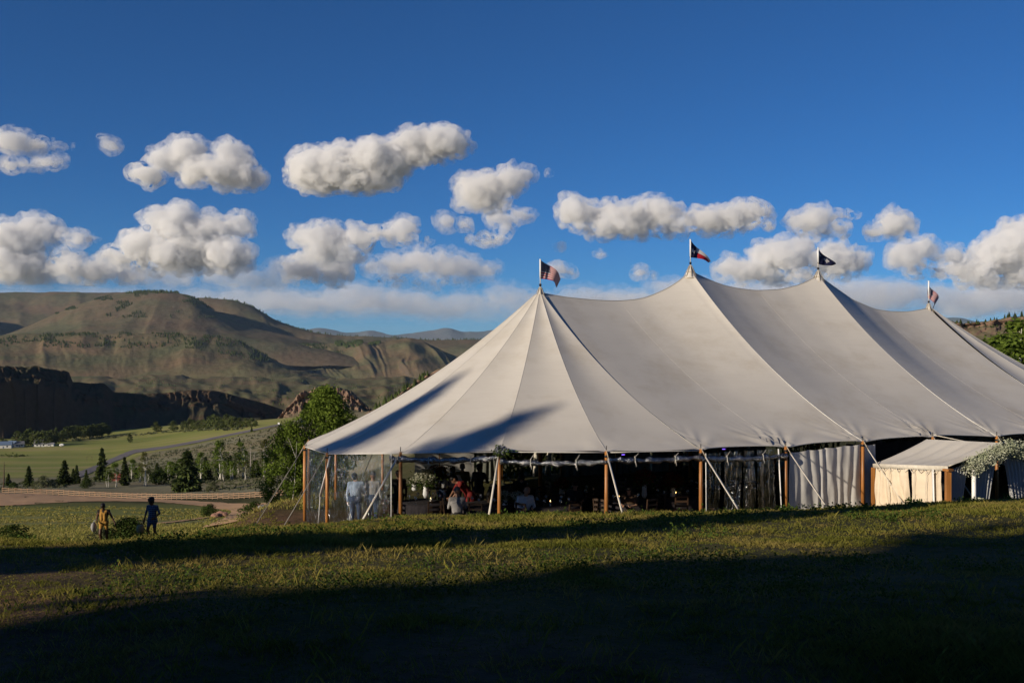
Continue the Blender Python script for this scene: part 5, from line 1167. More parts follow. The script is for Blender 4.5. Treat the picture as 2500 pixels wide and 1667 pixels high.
def person(label, loc, rz, J, wear, mats, hair='short', voxel=.014, group=None, scale=1.0, extra=(), hair_mat=None, girth=1.0):
    """J: joints in metres, figure faces -y. wear: tag per body region"""
    root = empty('person', loc, label, 'person', group, rz); root.scale = (scale,) * 3
    g = girth; C = []
    def add(a, b_, ra, rb, t, bias=0.0): C.append((np.asarray(a, float), np.asarray(b_, float), ra, rb, t, bias))
    j = {k: V(*v) for k, v in J.items()}
    lat = j['rs'] - j['ls']; lat /= np.linalg.norm(lat)
    W = wear
    add(j['pel'] - lat * .07, j['pel'] + lat * .07, .125 * g, .125 * g, W['hip']); add(j['pel'], j['waist'], .13 * g, .115 * g, W['hip'])
    add(j['waist'], j['chest'], .118 * g, .13 * g, W['top']); add(j['waist'] - lat * .05, j['chest'] - lat * .07, .10 * g, .105 * g, W['top']); add(j['waist'] + lat * .05, j['chest'] + lat * .07, .10 * g, .105 * g, W['top'])
    add(j['chest'] - lat * .08, j['chest'] + lat * .08, .11 * g, .11 * g, W['top']); add(j['ls'], j['rs'], .068, .068, W['top']); add(j['chest'], j['neck'] - V(0, 0, .03), .10, .06, W['top'])
    add(j['neck'] - V(0, 0, .02), j['head'], .055, .052, 'skin')
    up = j['head'] - j['neck']; up /= np.linalg.norm(up); fw = np.asarray(J.get('face', (0, -1, 0)), float); fw = fw - up * (fw @ up); fw /= np.linalg.norm(fw); sd = np.cross(up, fw)
    h = j['head']
    add(h + up * .03 + fw * -.01, h + up * .035 - fw * .03, .088, .088, 'skin'); add(h - up * .01 + fw * .025, h - up * .075 + fw * .045, .068, .045, 'skin')
    add(h + fw * .085 + up * .005, h + fw * .108 - up * .03, .010, .016, 'skin'); add(h + fw * .082 - up * .062 - sd * .018, h + fw * .082 - up * .062 + sd * .018, .012, .012, 'skin')
    for s_ in (-1, 1):
        add(h + sd * s_ * .083 + up * .01, h + sd * s_ * .085 - up * .03, .016, .014, 'skin'); add(h + fw * .074 + sd * s_ * .03 + up * .03, h + fw * .074 + sd * s_ * .045 + up * .03, .016, .014, 'skin')
    for s_, q in ((-1, 'l'), (1, 'r')):
        sh, el, wr = j[q + 's'], j[q + 'e'], j[q + 'w']
        add(sh, el, .054 * g, .042, W['uarm']); add(el, wr, .040, .028, W['farm'])
        if W.get('cuff'): add(el, el + (wr - el) * .12, .05, .047, W['uarm'], .004)
        d = wr - el; d /= np.linalg.norm(d); pn = np.cross(d, fw if abs(d @ fw) < .9 else up); pn /= np.linalg.norm(pn); pl = np.cross(d, pn)
        palm = wr + d * .075; add(wr, palm, .026, .024, 'skin'); add(wr + d * .04 - pl * .022, palm - pl * .026, .018, .018, 'skin'); add(wr + d * .04 + pl * .022, palm + pl * .026, .018, .018, 'skin')
        for k, (o_, L) in enumerate(((-.034, .066), (-.012, .08), (.011, .074), (.032, .058))):
            b0 = palm + pl * o_; b1 = b0 + d * L * .5 + pn * .012 * s_; b2 = b1 + d * L * .38 + pn * .03 * s_; add(b0, b1, .0105, .0098, 'skin'); add(b1, b2, .0098, .0085, 'skin')
        th = wr + d * .03 - pl * .03; t1 = th + d * .035 - pl * .028 + pn * .01; add(th, t1, .014, .012, 'skin'); add(t1, t1 + d * .032 - pl * .004 + pn * .01, .0115, .0095, 'skin')
        hp, kn, an = j[q + 'h'], j[q + 'k'], j[q + 'a']
        mid = hp + (kn - hp) * W.get('hem', 1.0)
        add(hp, mid, .088 * g, (.088 + (.058 - .088) * W.get('hem', 1.0)) * g, W['leg'], .006 if W.get('hem', 1) < 1 else 0)
        if W.get('hem', 1.0) < 1: add(mid, kn, .068, .056, 'skin')
        t_ = W['shin']; add(kn, kn + (an - kn) * .35, .056, .056, t_); add(kn + (an - kn) * .35, an, .056, .036, t_)
        toe = j.get(q + 't', an + V(0, -.16, -.045)); add(an + V(0, .03, -.03), toe, .042, .036, 'shoe')
    for e in extra: add(*e)
    mm = dict(FB); mm.update(mats)
    remeshed('body', C, voxel, root, mm)
    hm = hair_mat or HAIR_B
    H = []
    def hadd(a, b_, ra, rb): H.append((np.asarray(a, float), np.asarray(b_, float), ra, rb, 'h', 0.0))
    if hair in ('short', 'long', 'afro', 'bun'):
        hadd(h + up * .055 + fw * .005, h + up * .05 - fw * .045, .088, .09); hadd(h + up * .0 - fw * .055, h - up * .04 - fw * .055, .075, .06)
    if hair == 'afro': hadd(h + up * .09, h + up * .08 - fw * .05, .10, .11); hadd(h + up * .06 + sd * .05, h + up * .06 - sd * .05, .09, .09)
    if hair == 'bun': hadd(h + up * .12 - fw * .06, h + up * .14 - fw * .07, .05, .045)
    if hair == 'long':
        hadd(h - fw * .06, h - up * .22 - fw * .075, .085, .09); hadd(h - up * .2 - fw * .07, h - up * .34 - fw * .06, .09, .06); hadd(h + sd * .07 - up * .0, h + sd * .08 - up * .2, .04, .04); hadd(h - sd * .07 - up * .0, h - sd * .08 - up * .2, .04, .04)
    if hair == 'fringe':
        hadd(h - fw * .07 - up * .01, h - up * .05 - fw * .06, .06, .05); hadd(h + sd * .07 - fw * .03, h + sd * .075 - up * .03, .03, .025); hadd(h - sd * .07 - fw * .03, h - sd * .075 - up * .03, .03, .025)
    if hair == 'cap':
        hadd(h + up * .06 - fw * .01, h + up * .065 - fw * .03, .096, .096); hadd(h + up * .045 + fw * .08, h + up * .04 + fw * .15, .05, .03)
    if H:
        o = remeshed('cap' if hair == 'cap' else 'hair', H, .014, root, {'h': hm}, 6)
    return root
STAND = dict(pel=(0, 0, .95), waist=(0, .01, 1.10), chest=(0, 0, 1.30), neck=(0, 0, 1.47), head=(0, -.025, 1.60), ls=(-.18, 0, 1.41), rs=(.18, 0, 1.41), le=(-.24, .03, 1.13), re=(.24, .03, 1.13), lw=(-.25, -.04, .89), rw=(.25, -.04, .89), lh=(-.09, 0, .93), rh=(.09, 0, .93), lk=(-.10, -.02, .50), rk=(.10, -.02, .50), la=(-.10, .02, .09), ra=(.10, .02, .09))
SEAT = dict(STAND, pel=(0, 0, .52), waist=(0, .0, .67), chest=(0, -.02, .88), neck=(0, -.04, 1.05), head=(0, -.08, 1.18), ls=(-.18, -.02, .99), rs=(.18, -.02, .99), le=(-.24, -.10, .74), re=(.24, -.10, .74), lw=(-.12, -.32, .74), rw=(.12, -.32, .74), lh=(-.09, -.02, .5), rh=(.09, -.02, .5), lk=(-.10, -.44, .50), rk=(.10, -.44, .50), la=(-.10, -.44, .09), ra=(.10, -.44, .09))
def pose(base, **k): d = dict(base); d.update(k); return d
def wear(top, leg, uarm=None, farm='skin', shin=None, hip=None, **k): return dict(top=top, hip=hip or leg, uarm=uarm or top, farm=farm, leg=leg, shin=shin or leg, **k)
DM = {'skin': SK_D, 'shoe': FB['black']}; LM = {'skin': SK_L, 'shoe': FB['brown']}; MM = {'skin': SK_M, 'shoe': FB['black']}
# two people walking up the slope
p = on_ground(238, 39.5)
person('person in mustard shorts overalls over a black top, walking uphill carrying a bag', p, R(8), pose(STAND, head=(-.01, -.07, 1.585), face=(0, -.9, -.35), le=(-.26, .06, 1.16), lw=(-.22, -.16, 1.02), re=(.30, .04, 1.16), rw=(.42, .0, .93), lk=(-.10, -.14, .53), la=(-.09, .06, .16), rk=(.10, .03, .49), ra=(.11, .12, .09)),
       wear('black', 'mustard', uarm='skin', shin='skin', hip='mustard', hem=.45), DM, 'short', .0125, extra=[((-.06, -.075, 1.08), (-.06, -.085, 1.30), .07, .055, 'mustard', .03), ((.06, -.075, 1.08), (.06, -.085, 1.30), .07, .055, 'mustard', .03), ((-.08, -.10, 1.32), (-.10, -.02, 1.47), .016, .016, 'mustard', .03), ((.08, -.10, 1.32), (.10, -.02, 1.47), .016, .016, 'mustard', .03)])
hb = empty('tote_bag', (p[0] - .36, p[1] - .08, p[2] + .62), 'pale tote bag hanging from the arm of the person in overalls', 'bag')
v, f = blob((0, 0, .16), (.10, .15, .20), 3, 4, .12); part('bag_body', (np.array(v), f), FB['grey'], hb, True); part('strap', tube([(0, -.08, .32), (.05, -.06, .46), (.05, .06, .46), (0, .08, .32)], .012, 6), FB['grey'], hb)
p = on_ground(350, 38.0)
person('person in a loose blue plaid shirt and dark shorts, walking uphill', p, R(-12), pose(STAND, head=(-.02, -.05, 1.60), face=(-.5, -.85, -.15), le=(-.27, .0, 1.16), lw=(-.30, -.06, .93), re=(.29, .02, 1.16), rw=(.20, -.18, 1.02), rk=(.11, -.03, .50), lk=(-.11, -.16, .54), la=(-.12, .04, .17), ra=(.12, .14, .09)),
       wear('plaid', 'denim', uarm='plaid', shin='skin', hip='plaid', hem=.6), DM, 'afro', .0125, extra=[((0, 0, .98), (0, 0, 1.15), .155, .15, 'plaid', .02), ((-.08, 0, .86), (.08, 0, .86), .13, .13, 'plaid', .0)])
wb = empty('wicker_bag', (p[0] - .42, p[1] - .12, p[2] + .42), 'straw bag swinging from the hand of the person in plaid', 'bag')
MAT_STRAW = mat_simple('straw', (.36, .27, .13), (.24, .17, .08), 30, .9)
part('bag_body', lathe([(.05, 0), (.12, .02), (.15, .18), (.12, .30)], (0, 0, 0), 12), MAT_STRAW, wb, True); part('handle', tube([(-.1, 0, .28), (-.06, 0, .46), (.06, 0, .46), (.1, 0, .28)], .012, 6), MAT_STRAW, wb)
# guests inside
def inside(px, d, dz=0.0):
    x = (px - CX) / F * d; s, w = to_sw(x, d); return (x, d, float(pad_z(s, w)) + dz)
GI = 'guests inside the tent'
person('guest in pale blue shirt and jeans behind the clear wall', inside(817, 28.6), R(185), pose(STAND, le=(-.25, -.06, 1.14), lw=(-.12, -.24, 1.10), head=(.03, -.04, 1.59)), wear('skyblue', 'denim', farm='skyblue'), LM, 'short', .0165, GI, .97, girth=1.15)
person('guest in grey shirt and jeans standing beside the pale blue shirt', inside(856, 28.8), R(170), pose(STAND), wear('grey', 'denim', farm='grey'), LM, 'cap', .0165, GI, .97, hair_mat=CAP, girth=1.12)
person('guest in white shirt and dark trousers with one arm round a neighbour', inside(1040, 30.0), R(195), pose(STAND, le=(-.30, -.05, 1.18), lw=(-.42, -.16, 1.02), re=(.24, .02, 1.13), rw=(.27, .02, .89)), wear('white', 'black', farm='white'), LM, 'short', .0165, GI, 1.0, hair_mat=HAIR_B, girth=1.05)
person('guest with long dark hair and a white sleeve reaching out', inside(1016, 30.3), R(160), pose(STAND, re=(.36, -.10, 1.18), rw=(.50, -.20, .99)), wear('white', 'denim', farm='skin'), LM, 'long', .0165, GI, .99)
person('guest in olive top standing behind the white shirts', inside(1062, 31.6), R(180), pose(STAND), wear('olive', 'charcoal', farm='skin'), LM, 'short', .018, GI, .98, hair_mat=HAIR_G)
person('guest in dark red dress with a pink shawl, bending over a table', inside(1078, 29.2), R(-75), pose(STAND, waist=(0, -.08, 1.08), chest=(0, -.22, 1.24), neck=(0, -.36, 1.33), head=(0, -.46, 1.42), ls=(-.18, -.30, 1.31), rs=(.18, -.30, 1.31), le=(-.22, -.42, 1.06), re=(.22, -.42, 1.06), lw=(-.14, -.56, .88), rw=(.14, -.56, .88)), wear('red', 'red', farm='skin', hem=.95, shin='skin'), MM, 'bun', .0165, GI, 1.0,
       extra=[((0, .02, .55), (0, .02, .9), .20, .16, 'red', 0.0), ((-.05, .10, .62), (-.08, .10, .98), .13, .10, 'pink', .02)])
person('dark-clothed guest standing behind the flowers near the first pole', inside(915, 29.5), R(200), pose(STAND, re=(.28, -.14, 1.16), rw=(.36, -.34, 1.06)), wear('black', 'black', farm='black'), LM, 'short', .018, GI, .96)
person('guest with long dark hair leaning down over the table flowers', inside(1186, 29.6), R(25), pose(STAND, waist=(0, -.06, 1.09), chest=(0, -.18, 1.26), neck=(0, -.30, 1.38), head=(0, -.38, 1.47), ls=(-.17, -.25, 1.34), rs=(.17, -.25, 1.34), le=(-.22, -.34, 1.08), re=(.20, -.34, 1.08), lw=(-.20, -.45, .86), rw=(.12, -.48, .86)), wear('black', 'black', farm='skin'), LM, 'long', .0165, GI, .97)
person('balding seated guest in a white shirt at the table by the second pole', inside(1206, 27.9), R(15), pose(SEAT, head=(.02, -.12, 1.17), face=(-.3, -.8, -.5)), wear('white', 'charcoal', farm='white'), LM, 'fringe', .0165, GI, 1.02, hair_mat=HAIR_G, girth=1.12)
person('seated guest in a grey cap seen from behind', inside(1050, 27.7), R(185), pose(SEAT), wear('grey', 'charcoal', farm='grey'), LM, 'cap', .0165, GI, 1.0, hair_mat=CAP)
person('dark figure seated deep in the middle of the tent', inside(1320, 29.5), R(10), SEAT, wear('charcoal', 'black', farm='skin'), LM, 'short', .018, GI, 1.0)
person('tall dark figure standing by the vinyl doors near the white drape', inside(1775, 32.8), R(60), pose(STAND, le=(-.3, -.1, 1.2), lw=(-.2, -.3, 1.35)), wear('black', 'charcoal', farm='black'), LM, 'short', .018, GI, 1.02)
person('musician in dark clothes standing on the low stage', inside(1560, 40.0, .3), R(20), pose(STAND, re=(.25, -.14, 1.15), rw=(.05, -.28, 1.1)), wear('black', 'black', farm='skin'), LM, 'short', .018, GI, 1.0)
person('seated guest with dark hair low beside the middle pole', inside(1446, 28.6), R(-20), SEAT, wear('brown', 'black', farm='skin'), LM, 'long', .018, GI, .95)
person('guest in a dark jacket standing behind the red dress', inside(1100, 31.0), R(150), pose(STAND, le=(-.26, -.12, 1.15), lw=(-.1, -.28, 1.12)), wear('charcoal', 'charcoal', farm='charcoal'), LM, 'short', .018, GI, 1.0)
person('guest in a brown top sitting between the bending guest and the second pole', inside(1128, 28.9), R(100), SEAT, wear('brown', 'denim', farm='skin'), MM, 'long', .018, GI, 1.0)
print('people', round(time.time() - T0, 1))
# ------------------------------------------------------------------ furniture inside the tent
MAT_CLOTHD = cloth_material('dark_tablecloth', (.035, .030, .034), (.022, .019, .022), .9, .1)
MAT_CHAIR = mat_simple('dark_stained_wood', (.05, .028, .016), (.03, .017, .01), 8, .5); MAT_GLASS = clear_plastic('table_glass', .35, (.9, .92, .93), 3.0, .05)
MAT_BLUSH = mat_leaf('rust_flowers', (.22, .06, .03), (.10, .03, .015), 5, .3); MAT_BOTTLE = mat_simple('bottle_glass', (.02, .03, .015), (.012, .018, .01), 4, .08, spec=.8)
def table(loc, label, group, r=.75):
    t = empty('round_table', loc, label, 'table', group)
    n_ = 48; a = np.linspace(0, 2 * math.pi, n_ + 1)[:-1]
    prof = [(0.02, .755), (r * .6, .755), (r, .752), (r + .02, .72), (r + .03, .4), (r + .05, .03)]
    v = []
    for q, z in prof:
        for k in a: v.append((q * (1 + (.035 * math.sin(k * 12) if z < .5 else 0)) * math.cos(k), q * (1 + (.035 * math.sin(k * 12) if z < .5 else 0)) * math.sin(k), z))
    f = [[i * n_ + k, i * n_ + (k + 1) % n_, (i + 1) * n_ + (k + 1) % n_, (i + 1) * n_ + k] for i in range(len(prof) - 1) for k in range(n_)]
    mesh_obj('tablecloth', np.array(v), f, MAT_CLOTHD, t, True)
    part('pedestal', lathe([(.3, 0), (.28, .04), (.05, .1), (.05, .7), (.3, .74)], (0, 0, 0), 12), MAT_CHAIR, t, True)
    return t
def chair(loc, rz, label, group):
    c = empty('chair', loc, label, 'chair', group, rz)
    part('seat', box((0, 0, .45), (.42, .42, .04)), MAT_CHAIR, c)
    for x in (-.18, .18):
        for y in (-.18, .18): part('leg', beam((x, y, 0), (x * .95, y * .95, .44), .035, .035), MAT_CHAIR, c)
        part('back_post', beam((x, .19, .45), (x, .24, .92), .035, .035), MAT_CHAIR, c)
    for z in (.62, .75, .89): part('back_rail', beam((-.18, .225, z), (.18, .225, z), .025, .06), MAT_CHAIR, c)
    return c
tabs = [(975, 29.2), (1120, 28.6), (1270, 28.2), (1330, 31.0), (1430, 29.2), (1545, 30.2), (1180, 33.0), (1500, 34.0), (1620, 33.0)]
where = ['near the clear wall', 'under the bending guest', 'beside the balding guest', 'deep in the middle', 'by the middle pole', 'between the middle poles', 'behind the leaning guest', 'deep behind the middle poles', 'near the vinyl doors']
ch0 = None; tb0 = None
for k, ((px, d), wh) in enumerate(zip(tabs, where)):
    p = inside(px, d)
    if tb0 is None: tb0 = table(p, f'round table in a dark cloth {wh}', 'round dinner tables')
    else: copy_tree(tb0, p, 0, (1, 1, 1), f'round table in a dark cloth {wh}', 'round dinner tables')
    for j in range(5):
        a = j * 2 * math.pi / 5 + k * .7; q = (p[0] + 1.05 * math.cos(a), p[1] + 1.05 * math.sin(a)); s, w = to_sw(*q); loc = (q[0], q[1], float(pad_z(s, w)))
        lab = 'dark wooden chair on the ' + ('right', 'far right', 'far', 'far left', 'left', 'near left', 'near', 'near right')[int(round((a % (2 * math.pi)) / (math.pi / 4))) % 8] + f' side of the table {wh}'
        if ch0 is None: ch0 = chair(loc, a - math.pi / 2, lab, f'chairs at the table {wh}')
        else: copy_tree(ch0, loc, a - math.pi / 2, (1, 1, 1), lab, f'chairs at the table {wh}')
for px, d, z, r, n_, mat, lab in ((978, 29.2, 1.35, .34, 1100, MAT_WFLOWER, 'tall white flower arrangement by the drinks rack'), (952, 29.3, 1.30, .16, 260, MAT_WFLOWER, 'white sprig leaning out left of the tall arrangement'), (1160, 28.4, .92, .20, 420, MAT_WFLOWER, 'low white table flowers beside the second pole'), (1188, 28.3, .92, .2, 420, MAT_WFLOWER, 'low white table flowers in front of the leaning guest'),
                                   (1005, 29.8, 1.45, .3, 500, MAT_BLUSH, 'rust-coloured flowers behind the drinks rack'), (1480, 30.2, 1.2, .35, 600, MAT_BLUSH, 'tall rust flowers on a middle table'), (1545, 30.2, 1.1, .35, 600, MAT_BLUSH, 'rust flowers between the middle poles'), (1620, 33.0, 1.05, .3, 500, MAT_BLUSH, 'rust flowers near the vinyl doors'), (1290, 31.0, 1.0, .25, 400, MAT_BLUSH, 'rust flowers deep in the middle of the tent')):
    q = inside(px, d, z); bouquet(px, d, q[2], r, n_, 'table_flowers', lab, mat, .035, True, 'table flowers')
# drinks rack
q = inside(1012, 29.6); rack = empty('drinks_rack', q, 'black wire drinks rack with bottles by the flower arrangement', 'rack')
for x in (-.42, .42):
    part('upright', tube([(x, 0, 0), (x, 0, 1.62), (x * .8, 0, 1.75), (x * .45, 0, 1.80)], .012, 6), MAT_DARK, rack)
part('top_rail', tube([(-.19, 0, 1.80), (.19, 0, 1.80)], .012, 6), MAT_DARK, rack)
for z in (.75, 1.1, 1.45): part('shelf', box((0, 0, z), (.84, .25, .02)), MAT_DARK, rack)
for k in range(9):
    z = (.76, 1.11, 1.46)[k % 3]; b0 = empty('bottle', (q[0] - .32 + .08 * k, q[1] - .02, q[2] + z), f'dark glass bottle on the drinks rack', 'bottle', 'bottles on the drinks rack')
    part('bottle_body', lathe([(.035, 0), (.037, .02), (.037, .17), (.015, .22), (.013, .29)], (0, 0, 0), 10), MAT_BOTTLE, b0, True); part('cap', lathe([(.015, .285), (.015, .305)], (0, 0, 0), 8), MAT_WHITE, b0)
# glasses and candles on the tables
MAT_FLAME = new_mat('candle_flame')[0]; MAT_FLAME.node_tree.nodes['Principled BSDF'].inputs['Emission Color'].default_value = (1, .6, .2, 1); MAT_FLAME.node_tree.nodes['Principled BSDF'].inputs['Emission Strength'].default_value = 6
g0 = None; c0 = None
for k, (px, d) in enumerate(tabs):
    p = inside(px, d, .76)
    for j in range(6):
        a = j * 1.05 + k; loc = (p[0] + .45 * math.cos(a), p[1] + .45 * math.sin(a), p[2]); lab = f'wine glass on the table {where[k]}'
        if g0 is None:
            g0 = empty('wine_glass', loc, lab, 'glass', f'glasses on the table {where[k]}'); part('bowl', lathe([(.008, .1), (.04, .14), (.045, .18), (.035, .22)], (0, 0, 0), 10), MAT_GLASS, g0, True); part('stem', lathe([(.035, 0), (.006, .01), (.006, .1)], (0, 0, 0), 8), MAT_GLASS, g0, True)
        else: copy_tree(g0, loc, 0, (1, 1, 1), lab, f'glasses on the table {where[k]}')
    for j in range(1 if k in (0, 2, 4, 5) else 0):
        loc = (p[0] + .2 * math.cos(2.5 * j + k), p[1] - .25 + .2 * math.sin(2.5 * j), p[2]); lab = f'lit candle on the table {where[k]}'
        if c0 is None:
            c0 = empty('candle', loc, lab, 'candle', f'candles on the table {where[k]}'); part('wax', lathe([(.022, 0), (.022, .12)], (0, 0, 0), 8), MAT_STRAP, c0); part('flame', lathe([(.002, .125), (.012, .14), (.002, .175)], (0, 0, 0), 6), MAT_FLAME, c0)
        else: copy_tree(c0, loc, 0, (1, 1, 1), lab, f'candles on the table {where[k]}')
# band gear on a low stage at the far side
q = inside(1560, 40.0); st = empty('stage', q, 'low black stage at the far side of the tent', 'stage'); rz = math.atan2(AY, AX); st.rotation_euler = (0, 0, rz)
part('deck', box((0, 0, .27), (5.5, 3.2, .06)), MAT_DARKIN, st); part('skirt', box((0, 0, .12), (5.4, 3.1, .24)), MAT_CLOTHD, st)
MAT_LED = new_mat('violet_led')[0]; b = MAT_LED.node_tree.nodes['Principled BSDF']; b.inputs['Emission Color'].default_value = (.25, .12, 1, 1); b.inputs['Emission Strength'].default_value = 2.5
for k, (px, d, lab) in enumerate(((1430, 38.5, 'black loudspeaker on a stand, nearest the second pole'), (1660, 41.5, 'black loudspeaker on a stand near the vinyl doors'))):
    sp_ = empty('loudspeaker', inside(px, d), lab, 'loudspeaker', 'band loudspeakers')
    part('cabinet', box((0, 0, 1.75), (.42, .4, .75)), MAT_DARK, sp_); part('stand', tube([(0, 0, .0), (0, 0, 1.4)], .03, 8), MAT_DARK, sp_); part('status_light', box((0, -.21, 1.5), (.12, .02, .02)), MAT_LED, sp_)
    for a in (0, 2.1, 4.2): part('stand_leg', beam((0, 0, .5), (.45 * math.cos(a), .45 * math.sin(a), .02), .025, .025), MAT_DARK, sp_)
dk = empty('drum_kit', inside(1580, 41.0, .3), 'dark drum kit on the stage', 'drum kit')
part('bass_drum', tube([(0, -.25, .3), (0, .25, .3)], .28, 20), MAT_DARK, dk); part('snare_drum', lathe([(.18, .55), (.18, .7)], (-.4, .1, 0), 16), MAT_DARK, dk); part('tom_drum', lathe([(.16, .7), (.16, .95)], (.1, 0, 0), 16), MAT_DARK, dk)
for x in (-.6, .55): part('cymbal', lathe([(.22, 1.1), (.05, 1.13)], (x, .1, 0), 16), mat_simple('brass', (.5, .35, .1), (.4, .27, .08), 10, .3, metal=1), dk); part('cymbal_stand', tube([(x, .1, 0), (x, .1, 1.12)], .012, 6), MAT_DARK, dk)
# ------------------------------------------------------------------ lawn grass: countless blades
rng = np.random.RandomState(12)
def blades(cx, cy, hgt, wid, lean, per, seed):
    r = np.random.RandomState(seed); n_ = len(cx) * per
    bx = np.repeat(cx, per) + r.normal(size=n_) * np.repeat(hgt, per) * .45; by = np.repeat(cy, per) + r.normal(size=n_) * np.repeat(hgt, per) * .45
    bz = ground_z_fast(bx, by) - .01
    h = np.repeat(hgt, per) * r.uniform(.45, 1.2, n_); w = np.repeat(wid, per) * r.uniform(.6, 1.3, n_)
    a = r.uniform(0, 2 * math.pi, n_); la = r.uniform(0, 2 * math.pi, n_); L = h * lean * r.uniform(.2, 1.3, n_)
    dx, dy = np.cos(a) * w / 2, np.sin(a) * w / 2; lx, ly = np.cos(la) * L, np.sin(la) * L
    v = np.stack([np.stack([bx - dx, by - dy, bz], -1), np.stack([bx + dx, by + dy, bz], -1), np.stack([bx + lx * .45 + dx * .7, by + ly * .45 + dy * .7, bz + h * .6], -1), np.stack([bx + lx, by + ly, bz + h], -1)], 1)
    return v.reshape(-1, 3), np.arange(n_ * 4).reshape(-1, 4), np.repeat(cx, per), np.repeat(cy, per)
from bisect import bisect
_lr = np.log(rad); _an = R(1) * ang
def ground_z_fast(x, y):
    """height of the ground sheet itself (bilinear on its own grid)"""
    r = np.hypot(x, y); th = np.arctan2(x, y)
    i = np.clip(np.searchsorted(_an, th) - 1, 0, len(ang) - 2); j = np.clip(np.searchsorted(rad, r) - 1, 0, len(rad) - 2)
    u = (th - _an[i]) / (_an[i + 1] - _an[i]); v = (r - rad[j]) / (rad[j + 1] - rad[j])
    return GZ[i, j] * (1 - u) * (1 - v) + GZ[i + 1, j] * u * (1 - v) + GZ[i, j + 1] * (1 - u) * v + GZ[i + 1, j + 1] * u * v
def grass_mat(name, stops):
    m, n, b = new_mat(name); n.nodes.remove(b); out = n.nodes['Material Output']
    geo = n.nodes.new('ShaderNodeNewGeometry')
    f = noise(n, .8, 4, .65); r1 = ramp(n, f, stops)
    rr = ramp(n, geo.outputs['Random Per Island'], [(0, (.72, .75, .68)), (.7, (1, 1, 1)), (.93, (1.15, 1.08, .92)), (1, (1.4, 1.25, 1.0))])
    c = mix(n, 1.0, r1.outputs[0], rr.outputs[0], 'MULTIPLY')
    d = n.nodes.new('ShaderNodeBsdfDiffuse'); t = n.nodes.new('ShaderNodeBsdfTranslucent'); mx = n.nodes.new('ShaderNodeMixShader'); mx.inputs[0].default_value = .4
    n.links.new(c, d.inputs[0]); n.links.new(c, t.inputs[0]); n.links.new(d.outputs[0], mx.inputs[1]); n.links.new(t.outputs[0], mx.inputs[2]); n.links.new(mx.outputs[0], out.inputs[0]); return m
MAT_GRASS = grass_mat('meadow_grass', [(.3, (.11, .125, .025)), (.48, (.205, .20, .044)), (.6, (.30, .24, .08)), (.75, (.17, .18, .038))])
MAT_WEED = grass_mat('weed_leaves', [(.3, (.05, .09, .02)), (.6, (.09, .13, .03))])
def scatter(n_, d0, d1, pxa=-120, pxb=2480):
    d = np.exp(rng.uniform(math.log(d0), math.log(d1), n_)); px = rng.uniform(pxa, pxb, n_); return (px - CX) / F * d, d
def turf(n_, d0, d1, per, hk, seed, pxa=-120, pxb=2480):
    x, y = scatter(n_, d0, d1, pxa, pxb); k = (fbm(x * .5, y * .5, 1, 3) > -.62) & (stadium_dist(*to_sw(x, y)) > .15); x, y = x[k], y[k]; dd = np.hypot(x, y)
    h = hk * (.024 + .05 * np.clip(fbm(x * .35 + 9, y * .35, 2, 3) + .35, 0, 1) ** 1.5 + .05 * np.clip(fbm(x * 1.7, y * 1.7, 6, 2), 0, 1))
    return blades(x, y, h, np.clip(dd * .00085, .005, .022) * np.random.RandomState(seed).uniform(.7, 1.3, len(dd)), .9, per, seed)[:2]
TF = [turf(19000, 4.2, 13, 9, .85, 1), turf(42000, 12, 36, 6, 1.3, 5), turf(8000, 3.5, 26, 6, 1.2, 6, -1500, -120), turf(8000, 3.5, 30, 6, 1.2, 7, 2480, 3700), turf(3500, 2.0, 4.2, 8, .8, 8, -600, 3000)]
V1 = np.concatenate([q[0] for q in TF]); F1 = np.concatenate([q[1] + sum(len(p[0]) for p in TF[:k]) for k, q in enumerate(TF)])
tag(mesh_obj('grass', V1, F1, MAT_GRASS), 'rough meadow grass covering the foreground lawn', None, None, 'stuff')
x, y = scatter(1500, 4.5, 24); k = fbm(x * .4 + 30, y * .4, 4, 3) > .05; x, y = x[k], y[k]
V2, F2, _, _ = blades(x, y, np.full(len(x), .09) * rng.uniform(.5, 1.5, len(x)), np.clip(np.hypot(x, y) * .0007, .003, .012), .7, 8, 2)
tag(mesh_obj('tall_grass', V2, F2, MAT_GRASS), 'taller tufts of seeding grass among the lawn', None, None, 'stuff')
x, y = scatter(2600, 4.5, 30); k = fbm(x * .5 + 60, y * .5, 8, 3) > .1; x, y = x[k], y[k]; z = ground_z_fast(x, y)
per = 26; c = np.repeat(np.stack([x, y, z], -1), per, 0); g = rng.normal(size=c.shape) * np.array([.09, .09, .05]); g[:, 2] = np.abs(g[:, 2]) + .02
v, f = quads(c + g, np.clip(np.repeat(np.hypot(x, y), per) * .0016, .012, .035), rng, .8)
tag(mesh_obj('weeds', v, f, MAT_WEED), 'broad-leaved weeds scattered through the lawn', None, None, 'stuff')
x, y = scatter(16000, 34, 150, -60, 760); k = fbm(x * .1, y * .1, 1, 3) > -.3; x, y = x[k], y[k]
V3, F3, _, _ = blades(x, y, np.full(len(x), .14) * rng.uniform(.5, 1.4, len(x)), np.clip(y * .0014, .04, .2), .9, 4, 3)
tag(mesh_obj('slope_grass', V3, F3, grass_mat('dry_slope_grass', [(.3, (.19, .21, .05)), (.5, (.31, .285, .085)), (.7, (.42, .335, .14))])), 'sunlit dry grass on the slope below the lawn', None, None, 'stuff')
# long pale tent-side lawn edge litter
print('inside+grass', round(time.time() - T0, 1))
